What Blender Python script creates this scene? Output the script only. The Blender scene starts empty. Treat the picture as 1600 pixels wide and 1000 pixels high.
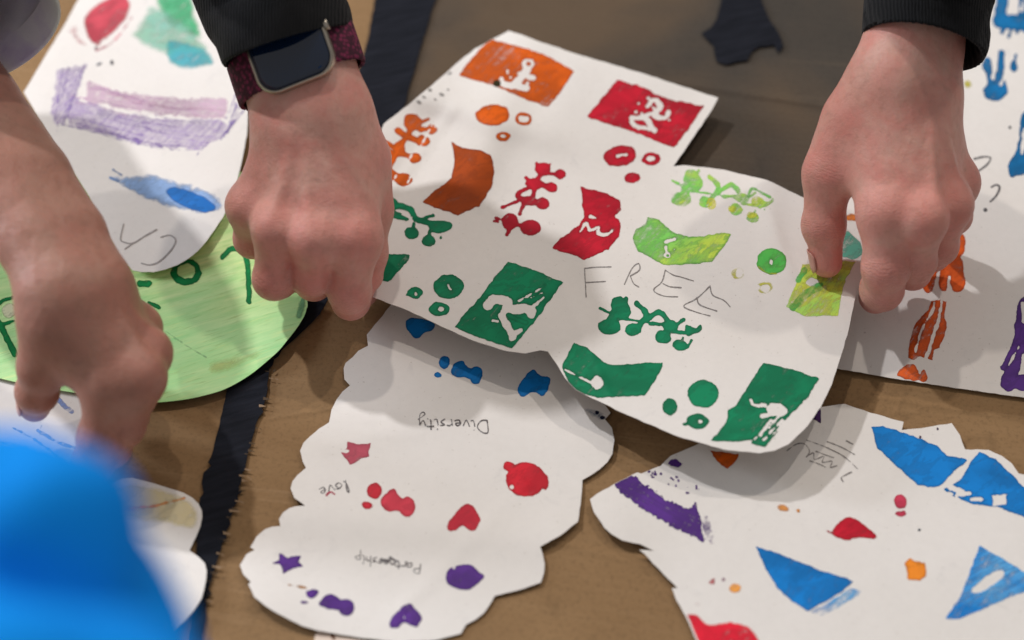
import bpy, math, random
import numpy as np
from mathutils import Vector, Matrix, geometry
rng = random.Random(7)
sc = bpy.context.scene
COL = sc.collection

# ------------------------------------------------------------------ camera
PITCH = math.radians(50.0); DIST = 1.10; LENS = 70.0; SENSOR = 36.0
CAM = np.array([0.0, -DIST*math.cos(PITCH), DIST*math.sin(PITCH)])
FWD = np.array([0.0, math.cos(PITCH), -math.sin(PITCH)])
UPV = np.array([0.0, math.sin(PITCH), math.cos(PITCH)])
RGT = np.array([1.0, 0.0, 0.0])
FPX = LENS/SENSOR*1600.0
cd = bpy.data.cameras.new('camera'); cam = bpy.data.objects.new('camera', cd); COL.objects.link(cam)
cam.location = CAM; cam.rotation_euler = (math.pi/2-PITCH, 0, 0)
cd.lens = LENS; cd.sensor_width = SENSOR; cd.clip_end = 50; cd.clip_start = 0.02
cd.dof.use_dof = True; cd.dof.focus_distance = 1.08; cd.dof.aperture_fstop = 3.4; cd.dof.aperture_blades = 0
sc.camera = cam

# ------------------------------------------------------------------ light
w = bpy.data.worlds.new('World'); sc.world = w; w.use_nodes = True
bg = w.node_tree.nodes['Background']; bg.inputs[0].default_value = (1.0, 0.97, 0.95, 1); bg.inputs[1].default_value = 0.29
def lamp(name, d, dist, power, size, col):
    L = bpy.data.lights.new(name, 'AREA'); L.shape = 'DISK'; L.size = size; L.energy = power; L.color = col
    o = bpy.data.objects.new(name, L); COL.objects.link(o)
    d = Vector(d).normalized(); o.location = d*dist
    o.rotation_euler = (-d).to_track_quat('-Z', 'Y').to_euler()
    return o
lamp('ceiling_spot', (-0.06, 0.40, 0.91), 2.6, 11.0, 0.06, (1.0, 0.92, 0.84))
lamp('ceiling_spot', (0.38, 0.42, 0.82), 2.6, 11.0, 0.06, (1.0, 0.93, 0.86))
lamp('ceiling_spot', (-0.49, 0.45, 0.745), 2.4, 27.0, 0.08, (0.97, 0.97, 1.0))
lamp('added_side_light', (-0.90, 0.25, 0.34), 1.9, 22.0, 0.45, (0.82, 0.89, 1.0))  # broad cool lamp added to brighten the left flanks of the hands
sc.view_settings.view_transform = 'Standard'; sc.view_settings.look = 'None'
sc.view_settings.exposure = 0.0; sc.view_settings.gamma = 1.0; sc.view_settings.use_curve_mapping = False
sc.cycles.use_denoising = True
sc.cycles.max_bounces = 6; sc.cycles.transparent_max_bounces = 32

# ------------------------------------------------------------------ helpers
def unproj(px, py, z):
    """pixel of the 1600x1000 photograph -> point at height z (metres)"""
    px = np.asarray(px, float); py = np.asarray(py, float); z = np.asarray(z, float)
    a = (px-800.0)/FPX; b = (500.0-py)/FPX
    d = FWD + a[..., None]*RGT + b[..., None]*UPV
    t = (z-CAM[2])/d[..., 2]
    return CAM + d*t[..., None]
def pt(px, py, zmm):
    return unproj(np.array([px]), np.array([py]), np.array([zmm*0.001]))[0]
def proj(p):
    v = np.asarray(p)-CAM; dz = v@FWD
    return 800+FPX*(v@RGT)/dz, 500-FPX*(v@UPV)/dz
def srgb(r, g, b):
    f = lambda c: (c/255/12.92 if c <= 10 else ((c/255+0.055)/1.055)**2.4)
    return (f(r), f(g), f(b))
def alb(r, g, b, k=1.22):
    """colour as it shows in the photograph -> base colour under this light"""
    return tuple(min(0.9, c*k) for c in srgb(r, g, b))
def hash2(ix, iy, seed):
    n = (ix.astype(np.int64)*374761393 + iy.astype(np.int64)*668265263 + seed*1274126177) & 0x7fffffff
    n = ((n ^ (n >> 13))*1274126177) & 0x7fffffff
    return ((n ^ (n >> 16)) & 0xffff)/65535.0
def vnoise(x, y, seed=0):
    ix = np.floor(x); iy = np.floor(y); fx = x-ix; fy = y-iy
    fx = fx*fx*(3-2*fx); fy = fy*fy*(3-2*fy)
    a = hash2(ix, iy, seed); b = hash2(ix+1, iy, seed); c = hash2(ix, iy+1, seed); d = hash2(ix+1, iy+1, seed)
    return (a*(1-fx)+b*fx)*(1-fy)+(c*(1-fx)+d*fx)*fy
def link(name, me, mat=None, parent=None, origin=None):
    o = bpy.data.objects.new(name, me); COL.objects.link(o)
    if mat: me.materials.append(mat)
    if parent is not None: o.parent = parent
    elif origin is not None: o.location = Vector(origin)
    return o
def mesh_from(name, V, F, origin=(0,0,0), smooth=True):
    me = bpy.data.meshes.new(name)
    V = np.asarray(V, float)-np.asarray(origin, float)
    me.from_pydata(V.tolist(), [], [list(f) for f in F])
    if smooth: me.polygons.foreach_set('use_smooth', [True]*len(me.polygons))
    me.update(); return me
def tag(o, label=None, cat=None, group=None, kind=None):
    if label: o['label'] = label
    if cat: o['category'] = cat
    if group: o['group'] = group
    if kind: o['kind'] = kind
    return o
def catmull(pts, closed=True, n=5):
    P = [np.array(p, float) for p in pts]; out = []; N = len(P)
    rngi = range(N) if closed else range(N-1)
    for i in rngi:
        if closed: p0, p1, p2, p3 = P[i-1], P[i], P[(i+1) % N], P[(i+2) % N]
        else: p0, p1, p2, p3 = P[max(0,i-1)], P[i], P[i+1], P[min(N-1,i+2)]
        for k in range(n):
            t = k/n
            out.append(0.5*((2*p1)+(-p0+p2)*t+(2*p0-5*p1+4*p2-p3)*t*t+(-p0+3*p1-3*p2+p3)*t**3))
    if not closed: out.append(P[-1])
    return out

# ------------------------------------------------------------------ materials
class N:
    def __init__(s, name):
        s.m = bpy.data.materials.new(name); s.m.use_nodes = True
        s.t = s.m.node_tree; s.b = s.t.nodes['Principled BSDF']
    def n(s, typ, **kw):
        o = s.t.nodes.new(typ)
        for k, v in kw.items():
            if k.startswith('i_'):
                key = k[2:]; o.inputs[int(key) if key.isdigit() else key].default_value = v
            else: setattr(o, k, v)
        return o
    def l(s, a, b): s.t.links.new(a, b)
    def coord(s, scale=(1,1,1), rot=(0,0,0)):
        c = s.n('ShaderNodeTexCoord'); m = s.n('ShaderNodeMapping'); m.vector_type = 'TEXTURE'; m.inputs['Scale'].default_value = tuple(1/x for x in scale); m.inputs['Rotation'].default_value = rot
        s.l(c.outputs['Object'], m.inputs['Vector']); return m.outputs[0]
    def noise(s, vec, scale, detail=3, rough=0.55, dist=0.0):
        n = s.n('ShaderNodeTexNoise'); n.inputs['Scale'].default_value = scale; n.inputs['Detail'].default_value = detail
        n.inputs['Roughness'].default_value = rough; n.inputs['Distortion'].default_value = dist
        s.l(vec, n.inputs['Vector']); return n.outputs['Fac']
    def ramp(s, fac, a, b, c0=(0,0,0,1), c1=(1,1,1,1)):
        r = s.n('ShaderNodeValToRGB'); r.color_ramp.elements[0].position = a; r.color_ramp.elements[1].position = b
        r.color_ramp.elements[0].color = c0; r.color_ramp.elements[1].color = c1
        s.l(fac, r.inputs[0]); return r.outputs[0]
    def mix(s, fac, a, b, blend='MIX'):
        m = s.n('ShaderNodeMix', data_type='RGBA', blend_type=blend)
        for v, i in ((fac, 0), (a, 6), (b, 7)):
            if isinstance(v, (int, float)): m.inputs[i].default_value = v
            elif isinstance(v, tuple): m.inputs[i].default_value = (*v[:3], 1)
            else: s.l(v, m.inputs[i])
        return m.outputs[2]
    def math(s, op, a, b=0.0, c=0.0, clamp=False):
        m = s.n('ShaderNodeMath', operation=op, use_clamp=clamp)
        for i, v in enumerate((a, b, c)):
            if isinstance(v, (int, float)): m.inputs[i].default_value = v
            else: s.l(v, m.inputs[i])
        return m.outputs[0]
    def bump(s, h, strength, dist=0.001, prev=None):
        b = s.n('ShaderNodeBump'); b.inputs['Strength'].default_value = strength; b.inputs['Distance'].default_value = dist
        s.l(h, b.inputs['Height'])
        if prev is not None: s.l(prev, b.inputs['Normal'])
        s.l(b.outputs[0], s.b.inputs['Normal']); return b.outputs[0]
    def base(s, v):
        if isinstance(v, tuple): s.b.inputs['Base Color'].default_value = (*v[:3], 1)
        else: s.l(v, s.b.inputs['Base Color'])
    def set(s, **kw):
        for k, v in kw.items(): s.b.inputs[k.replace('_', ' ')].default_value = v

PAPER = (0.80, 0.755, 0.71)
def mat_paper(name='white_paper', col=PAPER, warm=(0.72, 0.675, 0.62)):
    M = N(name); v = M.coord()
    f = M.ramp(M.noise(v, 9, 3), 0.35, 0.75); g = M.ramp(M.noise(v, 260, 3), 0.3, 0.7)
    c = M.mix(M.math('MULTIPLY', f, 0.55), col, warm)
    c = M.mix(M.math('MULTIPLY', g, 0.12), c, (0.6, 0.56, 0.52))
    c = M.mix(M.math('MULTIPLY', M.ramp(M.noise(v, 46, 5, 0.7, 1.0), 0.60, 0.74), 0.22), c, (0.50, 0.48, 0.47))
    c = M.mix(M.math('MULTIPLY', M.ramp(M.noise(v, 620, 2, 0.5), 0.70, 0.76), 0.5), c, (0.42, 0.36, 0.30)); M.base(c)
    M.set(Roughness=0.78); M.b.inputs['Specular IOR Level'].default_value = 0.25
    h = M.noise(v, 700, 4, 0.65); b1 = M.bump(h, 0.10, 0.0004)
    M.bump(M.noise(v, 28, 2), 0.20, 0.002, b1)
    return M.m
_pm = {}
def mat_paint(col, thin=0.10, soft=0.0, streak=None, edge=0.60, paper=PAPER, col2=None, op=1.0):
    """brushed / stamped poster paint on paper: pools darker at the rim, thins to bare paper"""
    key = (col, thin, soft, streak, edge, paper, col2, op)
    if key in _pm: return _pm[key]
    M = N('poster_paint'); a = M.n('ShaderNodeAttribute'); a.attribute_name = 'depth'; d = a.outputs['Fac']
    v = M.coord()
    v2 = M.coord((1, 14, 1), (0, 0, math.radians(streak))) if streak is not None else M.coord((1, 2.2, 1), (0, 0, math.radians(35)))
    n0 = M.noise(v, 26, 3, 0.55, 0.8); n1 = M.noise(v2, 60 if streak is not None else 60, 4, 0.6, 0.5); n2 = M.noise(v, 300, 4, 0.65)
    dark = tuple(c*edge for c in col); lite = tuple(min(0.85, c*1.22+0.012) for c in col)
    c = M.mix(M.math('MULTIPLY', M.ramp(n0, 0.40, 0.64), 0.9), col, col2) if col2 else M.mix(0.0, col, col)
    c = M.mix(M.math('MULTIPLY', M.ramp(n1, 0.50, 0.70), 0.60), c, lite)
    c = M.mix(M.math('MULTIPLY', M.ramp(n1, 0.50, 0.30), 0.45), c, dark)
    if not col2: c = M.mix(M.math('MULTIPLY', M.ramp(n0, 0.42, 0.60), 0.75), c, tuple(x*0.58 for x in col))
    rim = M.math('SUBTRACT', 1.0, M.math('DIVIDE', d, 3.6), clamp=True)
    rim = M.math('MULTIPLY', rim, M.math('ADD', M.math('MULTIPLY', n1, 1.4), 0.1), clamp=True)
    c = M.mix(M.math('MULTIPLY', rim, 0.85*(1.0 if soft == 0 else 0.0)), c, tuple(x*edge*0.72 for x in col))
    bare = None                                                        # where the paper shows through
    if thin > 0:
        nd = M.noise(M.coord((1, 9, 1), (0, 0, math.radians(58))), 55, 4, 0.6)
        mk = M.ramp(M.math('ADD', M.math('ADD', M.math('MULTIPLY', n1, 0.35), M.math('MULTIPLY', nd, 0.35)), M.math('MULTIPLY', n2, 0.3)), 0.560-0.30*thin, 0.70-0.22*thin)
        bare = M.math('MULTIPLY', mk, min(1.0, 0.45+thin))
    if soft > 0:
        e = M.math('SUBTRACT', 1.0, M.math('DIVIDE', d, 0.6+24*soft+45*max(0.0, soft-0.3)), clamp=True)
        e = M.math('ADD', M.math('MULTIPLY', e, 1.9), M.math('MULTIPLY', M.math('SUBTRACT', n1, 0.75), 1.5), clamp=True)
        bare = e if bare is None else M.math('MAXIMUM', bare, e)
    if bare is not None: M.l(M.math('MULTIPLY', M.math('SUBTRACT', 1.0, bare, clamp=True), op), M.b.inputs['Alpha'])
    M.base(c); M.set(Roughness=0.6); M.b.inputs['Specular IOR Level'].default_value = 0.14
    M.bump(M.noise(v2, 240, 4), 0.25, 0.0004)
    _pm[key] = M.m; return M.m
def mat_pencil(col):
    key = ('pencil', col)
    if key in _pm: return _pm[key]
    M = N('pencil_line'); v = M.coord()
    M.base(M.mix(M.ramp(M.noise(v, 900, 2), 0.45, 0.75), col, tuple(0.5*c+0.3 for c in col))); M.set(Roughness=0.7)
    _pm[key] = M.m; return M.m

# ------------------------------------------------------------------ sheets of paper
def inside_poly(X, Y, P):
    c = np.zeros(X.shape, bool); n = len(P); j = n-1
    for i in range(n):
        xi, yi = P[i]; xj, yj = P[j]
        if yi != yj:
            c ^= ((yi > Y) != (yj > Y)) & (X < (xj-xi)*(Y-yi)/(yj-yi)+xi)
        j = i
    return c
def seg_dist(X, Y, a, b):
    ax, ay = a; bx, by = b; dx, dy = bx-ax, by-ay; L = dx*dx+dy*dy+1e-9
    t = np.clip(((X-ax)*dx+(Y-ay)*dy)/L, 0, 1)
    return np.hypot(X-ax-t*dx, Y-ay-t*dy)
def poly_sdf(X, Y, P):
    d = np.full(X.shape, 1e9)
    for i in range(len(P)): d = np.minimum(d, seg_dist(X, Y, P[i-1], P[i]))
    return np.where(inside_poly(X, Y, P), -d, d)
class Sheet: pass
def make_sheet(name, outline, zfun, mat, label=None, cat='paper', step=14, thick=0.35, smooth=False, jitter=0.6, extra=(), group=None, seglen=9):
    """a cut sheet lying where the photograph shows it: outline in photo pixels, height in mm"""
    P = catmull(outline, True, 4) if smooth else [np.array(p, float) for p in outline]
    Q = []
    for i in range(len(P)):
        a, b = P[i], P[(i+1) % len(P)]; L = np.hypot(*(b-a)); k = max(1, int(L/seglen))
        for j in range(k):
            q = a+(b-a)*j/k
            if j: q = q+np.array([rng.uniform(-1, 1), rng.uniform(-1, 1)])*jitter
            Q.append(q)
    Q = np.array(Q); x0, y0 = Q.min(0); x1, y1 = Q.max(0)
    gx, gy = np.meshgrid(np.arange(x0, x1, step), np.arange(y0, y1, step))
    gx = gx+(np.arange(gx.shape[0])[:, None] % 2)*step*0.5
    gx = gx.ravel(); gy = gy.ravel()
    if len(extra):
        e = np.array(extra); gx = np.r_[gx, e[:, 0]]; gy = np.r_[gy, e[:, 1]]
    sd = poly_sdf(gx, gy, Q); k = sd < -step*0.45
    gx, gy = gx[k], gy[k]
    pts = [Vector((float(x), float(-y))) for x, y in Q] + [Vector((float(x), float(-y))) for x, y in zip(gx, gy)]
    edges = [(i, (i+1) % len(Q)) for i in range(len(Q))]
    r = geometry.delaunay_2d_cdt(pts, edges, [], 1, 1e-4)
    V2 = np.array([(v.x, -v.y) for v in r[0]]); F = r[2]
    z = zfun(V2[:, 0], V2[:, 1])*0.001
    W = unproj(V2[:, 0], V2[:, 1], z)
    org = W.mean(0); org[2] = W[:, 2].min()
    me = mesh_from(name, W, F, org); o = link(name, me, mat, None, org)
    if me.polygons[0].normal.z < 0: me.flip_normals()
    s = o.modifiers.new('thickness', 'SOLIDIFY'); s.thickness = thick*0.001; s.offset = -1
    e_ = o.modifiers.new('crisp rim', 'EDGE_SPLIT'); e_.split_angle = math.radians(50)
    if label: tag(o, label, cat, group)
    S = Sheet(); S.o = o; S.z = zfun; S.org = org; S.P = Q; S.n = 0
    return S
def smin(a, b, k):
    h = np.clip(0.5+0.5*(b-a)/k, 0, 1)
    return b*(1-h)+a*h-k*h*(1-h)
REG = dict(R1=(570,30,3.847), R2=(570,280,3.572), R3=(860,240,3.847), R4=(1060,240,3.847), R5=(860,460,3.478), R6=(520,460,3.478),
           R7=(360,660,2.941), R8=(640,660,2.941), R9=(1200,700,3.3333), R10=(900,600,2.5), R11=(700,0,3.2), R12=(1360,340,3.3333),
           R13=(1380,0,2.778), R14=(0,0,4.0), R15=(0,250,4.0), R16=(0,360,3.2), R17=(0,500,4.0), R18=(0,750,4.0), R19=(1000,620,4.0), PX=(0,0,1.0))
def sdf_shape(X, Y, sh, reg):
    ox, oy, s = REG[reg]; k = sh[0]
    cv = lambda L: [np.array((L[i]/s+ox, L[i+1]/s+oy)) for i in range(0, len(L), 2)]
    if k == 'p': return poly_sdf(X, Y, cv(sh[1]))
    if k == 'b': return poly_sdf(X, Y, catmull(cv(sh[1]), True, 5))
    if k == 'd':
        x, y, rx = sh[1:4]; ry = sh[4] if len(sh) > 4 else rx; rot = math.radians(sh[5] if len(sh) > 5 else 0)
        dx = X-(x/s+ox); dy = Y-(y/s+oy); c, q = math.cos(rot), math.sin(rot)
        u = dx*c+dy*q; v = -dx*q+dy*c; rx /= s; ry /= s
        r = np.sqrt((u/rx)**2+(v/ry)**2); return (r-1)*min(rx, ry)
    if k == 'l':
        P = cv(sh[1]); P = catmull(P, False, 4) if len(P) > 2 else P
        d = np.full(X.shape, 1e9)
        for i in range(len(P)-1): d = np.minimum(d, seg_dist(X, Y, P[i], P[i+1]))
        return d-sh[2]/s
def shape_box(sh, reg):
    ox, oy, s = REG[reg]
    if sh[0] == 'd':
        r = max(sh[3], sh[4] if len(sh) > 4 else 0); return (sh[1]-r)/s+ox, (sh[2]-r)/s+oy, (sh[1]+r)/s+ox, (sh[2]+r)/s+oy
    xs = sh[1][0::2]; ys = sh[1][1::2]; r = sh[2] if sh[0] == 'l' else 0
    return (min(xs)-r)/s+ox, (min(ys)-r)/s+oy, (max(xs)+r)/s+ox, (max(ys)+r)/s+oy
def print_on(S, name, mat, reg, shapes, holes=(), rough=1.1, k=2.5, step=1.7, label=None, rscale=7.0, clip=True):
    """a patch of paint or pencil that lies on the sheet and follows it"""
    B = np.array([shape_box(s, reg) for s in shapes]); x0, y0 = B[:, :2].min(0)-5; x1, y1 = B[:, 2:].max(0)+5
    X, Y = np.meshgrid(np.arange(x0, x1, step), np.arange(y0, y1, step))
    D = None
    for s in shapes:
        d = sdf_shape(X, Y, s, reg); D = d if D is None else smin(D, d, k)
    seed = rng.randrange(9999)
    nz = (vnoise(X/rscale, Y/rscale, seed)-0.5)*2*rough+(vnoise(X/2.6, Y/2.6, seed+1)-0.5)*rough*0.9
    D = D+nz
    for h in holes: D = np.maximum(D, -(sdf_shape(X, Y, h, reg)+nz*1.3))
    if clip: D = np.maximum(D, poly_sdf(X, Y, S.P)+0.4)
    ny, nx = D.shape; idx = {}; V = []; dep = []; F = []
    def vert(i, j):
        key = (i, j)
        if key not in idx: idx[key] = len(V); V.append((X[j, i], Y[j, i])); dep.append(-D[j, i])
        return idx[key]
    def cut(a, b):
        key = (a, b) if a < b else (b, a)
        if key not in idx:
            (i0, j0), (i1, j1) = key; d0 = D[j0, i0]; d1 = D[j1, i1]; t = d0/(d0-d1)
            idx[key] = len(V); V.append((X[j0, i0]+t*(X[j1, i1]-X[j0, i0]), Y[j0, i0]+t*(Y[j1, i1]-Y[j0, i0]))); dep.append(0.0)
        return idx[key]
    ins = D < 0
    any4 = ins[:-1, :-1] | ins[1:, :-1] | ins[:-1, 1:] | ins[1:, 1:]
    for j, i in zip(*np.nonzero(any4)):
        i = int(i); j = int(j); q = [(i, j), (i, j+1), (i+1, j+1), (i+1, j)]
        s4 = [ins[b, a] for a, b in q]
        if all(s4): F.append([vert(*c) for c in q]); continue
        for tri in ((q[0], q[1], q[2]), (q[0], q[2], q[3])):
            out = []
            for m in range(3):
                a, b = tri[m], tri[(m+1) % 3]; ia, ib = ins[a[1], a[0]], ins[b[1], b[0]]
                if ia: out.append(vert(*a))
                if ia != ib: out.append(cut(a, b))
            if len(out) >= 3: F.append(out)
    if not F: return None
    V = np.array(V); S.n += 1
    z = (S.z(V[:, 0], V[:, 1])+0.09+0.0016*S.n)*0.001
    me = mesh_from(name, unproj(V[:, 0], V[:, 1], z), F, S.org)
    at = me.attributes.new('depth', 'FLOAT', 'POINT'); at.data.foreach_set('value', np.array(dep, dtype=np.float32))
    o = link(name, me, mat, S.o)
    if label: o['label'] = label
    return o
# single-stroke letters (x right, y up, cap height 1)
GLYPH = {
 'D': (0.75, [[(0,0),(0,1),(.35,.95),(.6,.55),(.35,.05),(0,0)]]), 'P': (0.62, [[(0,0),(.05,1),(.4,.95),(.45,.65),(.05,.5)]]),
 'i': (0.32, [[(0,.5),(.05,.05),(.2,.05)],[(.05,.78),(.07,.84)]]), 'v': (0.5, [[(0,.5),(.15,0),(.35,.5)]]), 'e': (0.5, [[(0,.25),(.3,.32),(.2,.52),(.03,.35),(.08,.05),(.35,.08)]]),
 'r': (0.42, [[(0,.5),(.03,0)],[(.03,.35),(.15,.5),(.3,.46)]]), 's': (0.42, [[(.3,.5),(.05,.42),(.25,.2),(0,.0)]]), 't': (0.42, [[(.12,.85),(.1,.1),(.28,.02)],[(-.05,.55),(.32,.6)]]),
 'y': (0.5, [[(0,.5),(.12,.12),(.35,.5)],[(.35,.5),(.3,-.3),(.1,-.55),(0,-.35),(.4,.05)]]), 'a': (0.5, [[(.35,.5),(.05,.4),(.08,.05),(.33,.2),(.36,.5),(.4,.02)]]),
 'n': (0.5, [[(0,.5),(.03,0)],[(.03,.3),(.2,.52),(.32,.35),(.35,0)]]), 'h': (0.5, [[(0,1),(.03,0)],[(.03,.3),(.2,.5),(.32,.35),(.35,0)]]), 'p': (0.5, [[(0,.5),(0,-.5)],[(0,.4),(.25,.5),(.35,.25),(.05,.02)]]),
 'l': (0.3, [[(0,.0),(.12,.9),(.02,1),(.0,.3),(.12,0)]]), 'o': (0.48, [[(.2,.5),(0,.3),(.12,.0),(.35,.2),(.2,.5),(.4,.45)]]),
}
def word(S, text, start, end, up, col, r=0.85, label=None):
    tot = sum(GLYPH[c][0] for c in text); st = np.array(start, float); dx = (np.array(end, float)-st)/tot; up = np.array(up, float); x = 0; L = []
    for c in text:
        for st_ in GLYPH[c][1]:
            pts = []
            for a, b in st_:
                q = st+dx*(x+a)+up*(b+rng.uniform(-.03, .03)); pts += [q[0], q[1]]
            L.append(('l', pts, r))
        x += GLYPH[c][0]
    return print_on(S, 'handwriting', mat_pencil(col), 'PX', L, rough=0.35, k=0.3, step=0.8, label=label)

# ================================================================== the table and its cardboard
def gauss(x, y, cx, cy, sx, sy=None, rot=0.0):
    sy = sy or sx; c, s = math.cos(math.radians(rot)), math.sin(math.radians(rot)); u = (x-cx)*c+(y-cy)*s; v = -(x-cx)*s+(y-cy)*c
    return np.exp(-(u/sx)**2-(v/sy)**2)
def wav(x, y, amp, L, seed): return amp*(vnoise(x/L+13.7, y/L+5.1, seed))
def ridge(x, y, a, b, wd):
    d = seg_dist(x, y, a, b); return np.exp(-(d/wd)**2)

M = N('dark_table_top'); v = M.coord(); M.base(M.mix(M.noise(v, 14, 4), (0.018, 0.018, 0.02), (0.035, 0.032, 0.03))); M.set(Roughness=0.5)
me = bpy.data.meshes.new('table')
bxv = [(x, y, z) for x in (-0.9, 0.9) for y in (-0.5, 0.75) for z in (-0.034, -0.0045)]
me.from_pydata(bxv, [], [(0,1,3,2),(4,6,7,5),(0,4,5,1),(2,3,7,6),(0,2,6,4),(1,5,7,3)])
tag(link('table', me, M.m), kind='structure')

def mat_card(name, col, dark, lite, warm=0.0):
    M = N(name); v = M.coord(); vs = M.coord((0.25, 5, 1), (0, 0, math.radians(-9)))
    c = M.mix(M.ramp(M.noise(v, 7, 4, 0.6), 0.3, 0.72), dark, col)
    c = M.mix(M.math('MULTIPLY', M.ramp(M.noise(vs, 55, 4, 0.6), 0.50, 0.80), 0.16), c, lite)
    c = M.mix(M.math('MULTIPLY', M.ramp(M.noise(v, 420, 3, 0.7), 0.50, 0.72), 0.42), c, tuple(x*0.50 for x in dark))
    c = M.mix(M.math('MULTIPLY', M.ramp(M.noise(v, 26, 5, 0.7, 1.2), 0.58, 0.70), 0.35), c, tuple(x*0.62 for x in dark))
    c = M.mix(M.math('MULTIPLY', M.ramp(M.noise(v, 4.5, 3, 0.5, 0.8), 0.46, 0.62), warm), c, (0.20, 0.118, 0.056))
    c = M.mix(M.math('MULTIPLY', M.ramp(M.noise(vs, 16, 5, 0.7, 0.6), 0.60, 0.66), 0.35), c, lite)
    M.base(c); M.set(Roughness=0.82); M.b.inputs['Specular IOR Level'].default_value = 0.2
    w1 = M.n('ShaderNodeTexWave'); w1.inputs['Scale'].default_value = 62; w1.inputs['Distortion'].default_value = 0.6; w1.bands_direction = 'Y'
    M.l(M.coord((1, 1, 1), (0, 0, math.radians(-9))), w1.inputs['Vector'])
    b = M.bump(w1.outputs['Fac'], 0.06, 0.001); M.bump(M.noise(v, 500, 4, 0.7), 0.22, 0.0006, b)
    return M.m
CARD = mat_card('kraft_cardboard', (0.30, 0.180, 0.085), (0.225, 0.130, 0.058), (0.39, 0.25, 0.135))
CARD2 = mat_card('shaded_cardboard', (0.070, 0.056, 0.043), (0.048, 0.041, 0.034), (0.115, 0.086, 0.058), 0.34)  # greyish card; the person's shade over the far side is put into its colour

cr1 = ((1180, 590), (1800, 688)); cr2 = ((820, 92), (1420, 186)); cr3 = ((840, 838), (1080, 905)); cr4 = ((415, 655), (575, 630))
def line_pts(a, b, wd):
    a = np.array(a, float); b = np.array(b, float); d = (b-a)/np.hypot(*(b-a)); n = np.array([-d[1], d[0]]); L = np.hypot(*(b-a)); o = []
    for t in np.arange(0, L, 9):
        for k in (-2.4, -1.2, -.5, 0, .5, 1.2, 2.4): o.append(a+d*t+n*k*wd)
    return o
znear = lambda x, y: -0.35+wav(x, y, 0.35, 160, 3)+0.9*ridge(x, y, cr1[0], cr1[1], 5)+0.35*ridge(x, y, (1180, 604), (1800, 704), 6)+0.6*ridge(x, y, *cr3, 5)+0.5*ridge(x, y, *cr4, 4)
near = make_sheet('cardboard_sheet', [(-420, 1320), (-420, 120), (-300, -330), (600, -330), (640, 360), (1330, 470), (2050, 560), (2050, 1320)], znear, CARD,
    'brown kraft cardboard sheet spread under the painted papers in front', 'cardboard', step=46, thick=2.6, jitter=0, extra=line_pts(*cr1, 5)+line_pts(*cr3, 5)+line_pts(*cr4, 4), seglen=60)
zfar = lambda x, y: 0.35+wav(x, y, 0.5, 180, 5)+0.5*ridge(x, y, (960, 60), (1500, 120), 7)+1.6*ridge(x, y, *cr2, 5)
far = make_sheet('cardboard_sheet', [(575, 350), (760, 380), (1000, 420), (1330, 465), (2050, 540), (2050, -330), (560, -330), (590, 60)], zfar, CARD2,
    'greyish cardboard sheet, shade put into its dark colour, at the far side behind the painted papers', 'cardboard', step=40, thick=0.9, jitter=0.5, extra=line_pts(*cr2, 5), seglen=25)

# black tape, ragged along its right border
M = N('black_tape'); v = M.coord(); vs = M.coord((1, 6, 1), (0, 0, math.radians(20)))
M.base(M.mix(M.ramp(M.noise(vs, 40, 4), 0.35, 0.75), (0.006, 0.007, 0.011), (0.014, 0.015, 0.022))); M.set(Roughness=0.8); M.b.inputs['Specular IOR Level'].default_value = 0.12
b = M.bump(M.noise(vs, 30, 3), 0.5, 0.002); M.bump(M.noise(v, 500, 2), 0.15, 0.0005, b)
TAPE = M.m
left = [(268,1150),(285,1060),(297,1000),(304,940),(306,880),(308,830),(311,800),(312,778),(318,770),(315,755),(318,738),(330,728),(325,722),(333,704),(341,672),(349,634),(354,611),(385,520),(450,380),(520,240),(575,60),(600,-80),(630,-200)]
right = [(735,-200),(705,-80),(668,40),(636,150),(600,260),(560,380),(500,490),(470,520),(440,547),(421,576),(414,624),(398,672),(386,717),(366,790),(357,824),(346,857),(335,890),(326,921),(322,956),(317,1000),(305,1060),(292,1150)]
R2 = []
for i in range(len(right)-1):
    a = np.array(right[i], float); b = np.array(right[i+1], float); L = np.hypot(*(b-a)); k = max(1, int(L/7)) if a[1] > 520 else 1
    for j in range(k):
        q = a+(b-a)*j/k
        if k > 1 and j: q = q+np.array([rng.choice((-2, -1, 0, 0, 1, 2, 6)) * rng.uniform(.4, 1.1), rng.uniform(-2, 2)])
        R2.append(q)
R2.append(np.array(right[-1], float))
ztape = lambda x, y: 1.7+0.7*ridge(x, y, (300, 748), (400, 757), 5)+0.7*ridge(x, y, (300, 772), (400, 782), 6)+0.5*ridge(x, y, (300, 720), (400, 730), 5)+0.45*ridge(x, y, (300, 850), (400, 866), 5)+0.25*vnoise(x/14, y/14, 9)
tape = make_sheet('tape_strip', left+R2, ztape, TAPE, 'long black tape strip with ragged edge running under the green disc', 'tape', step=9, thick=0.25, jitter=0.9)
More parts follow.
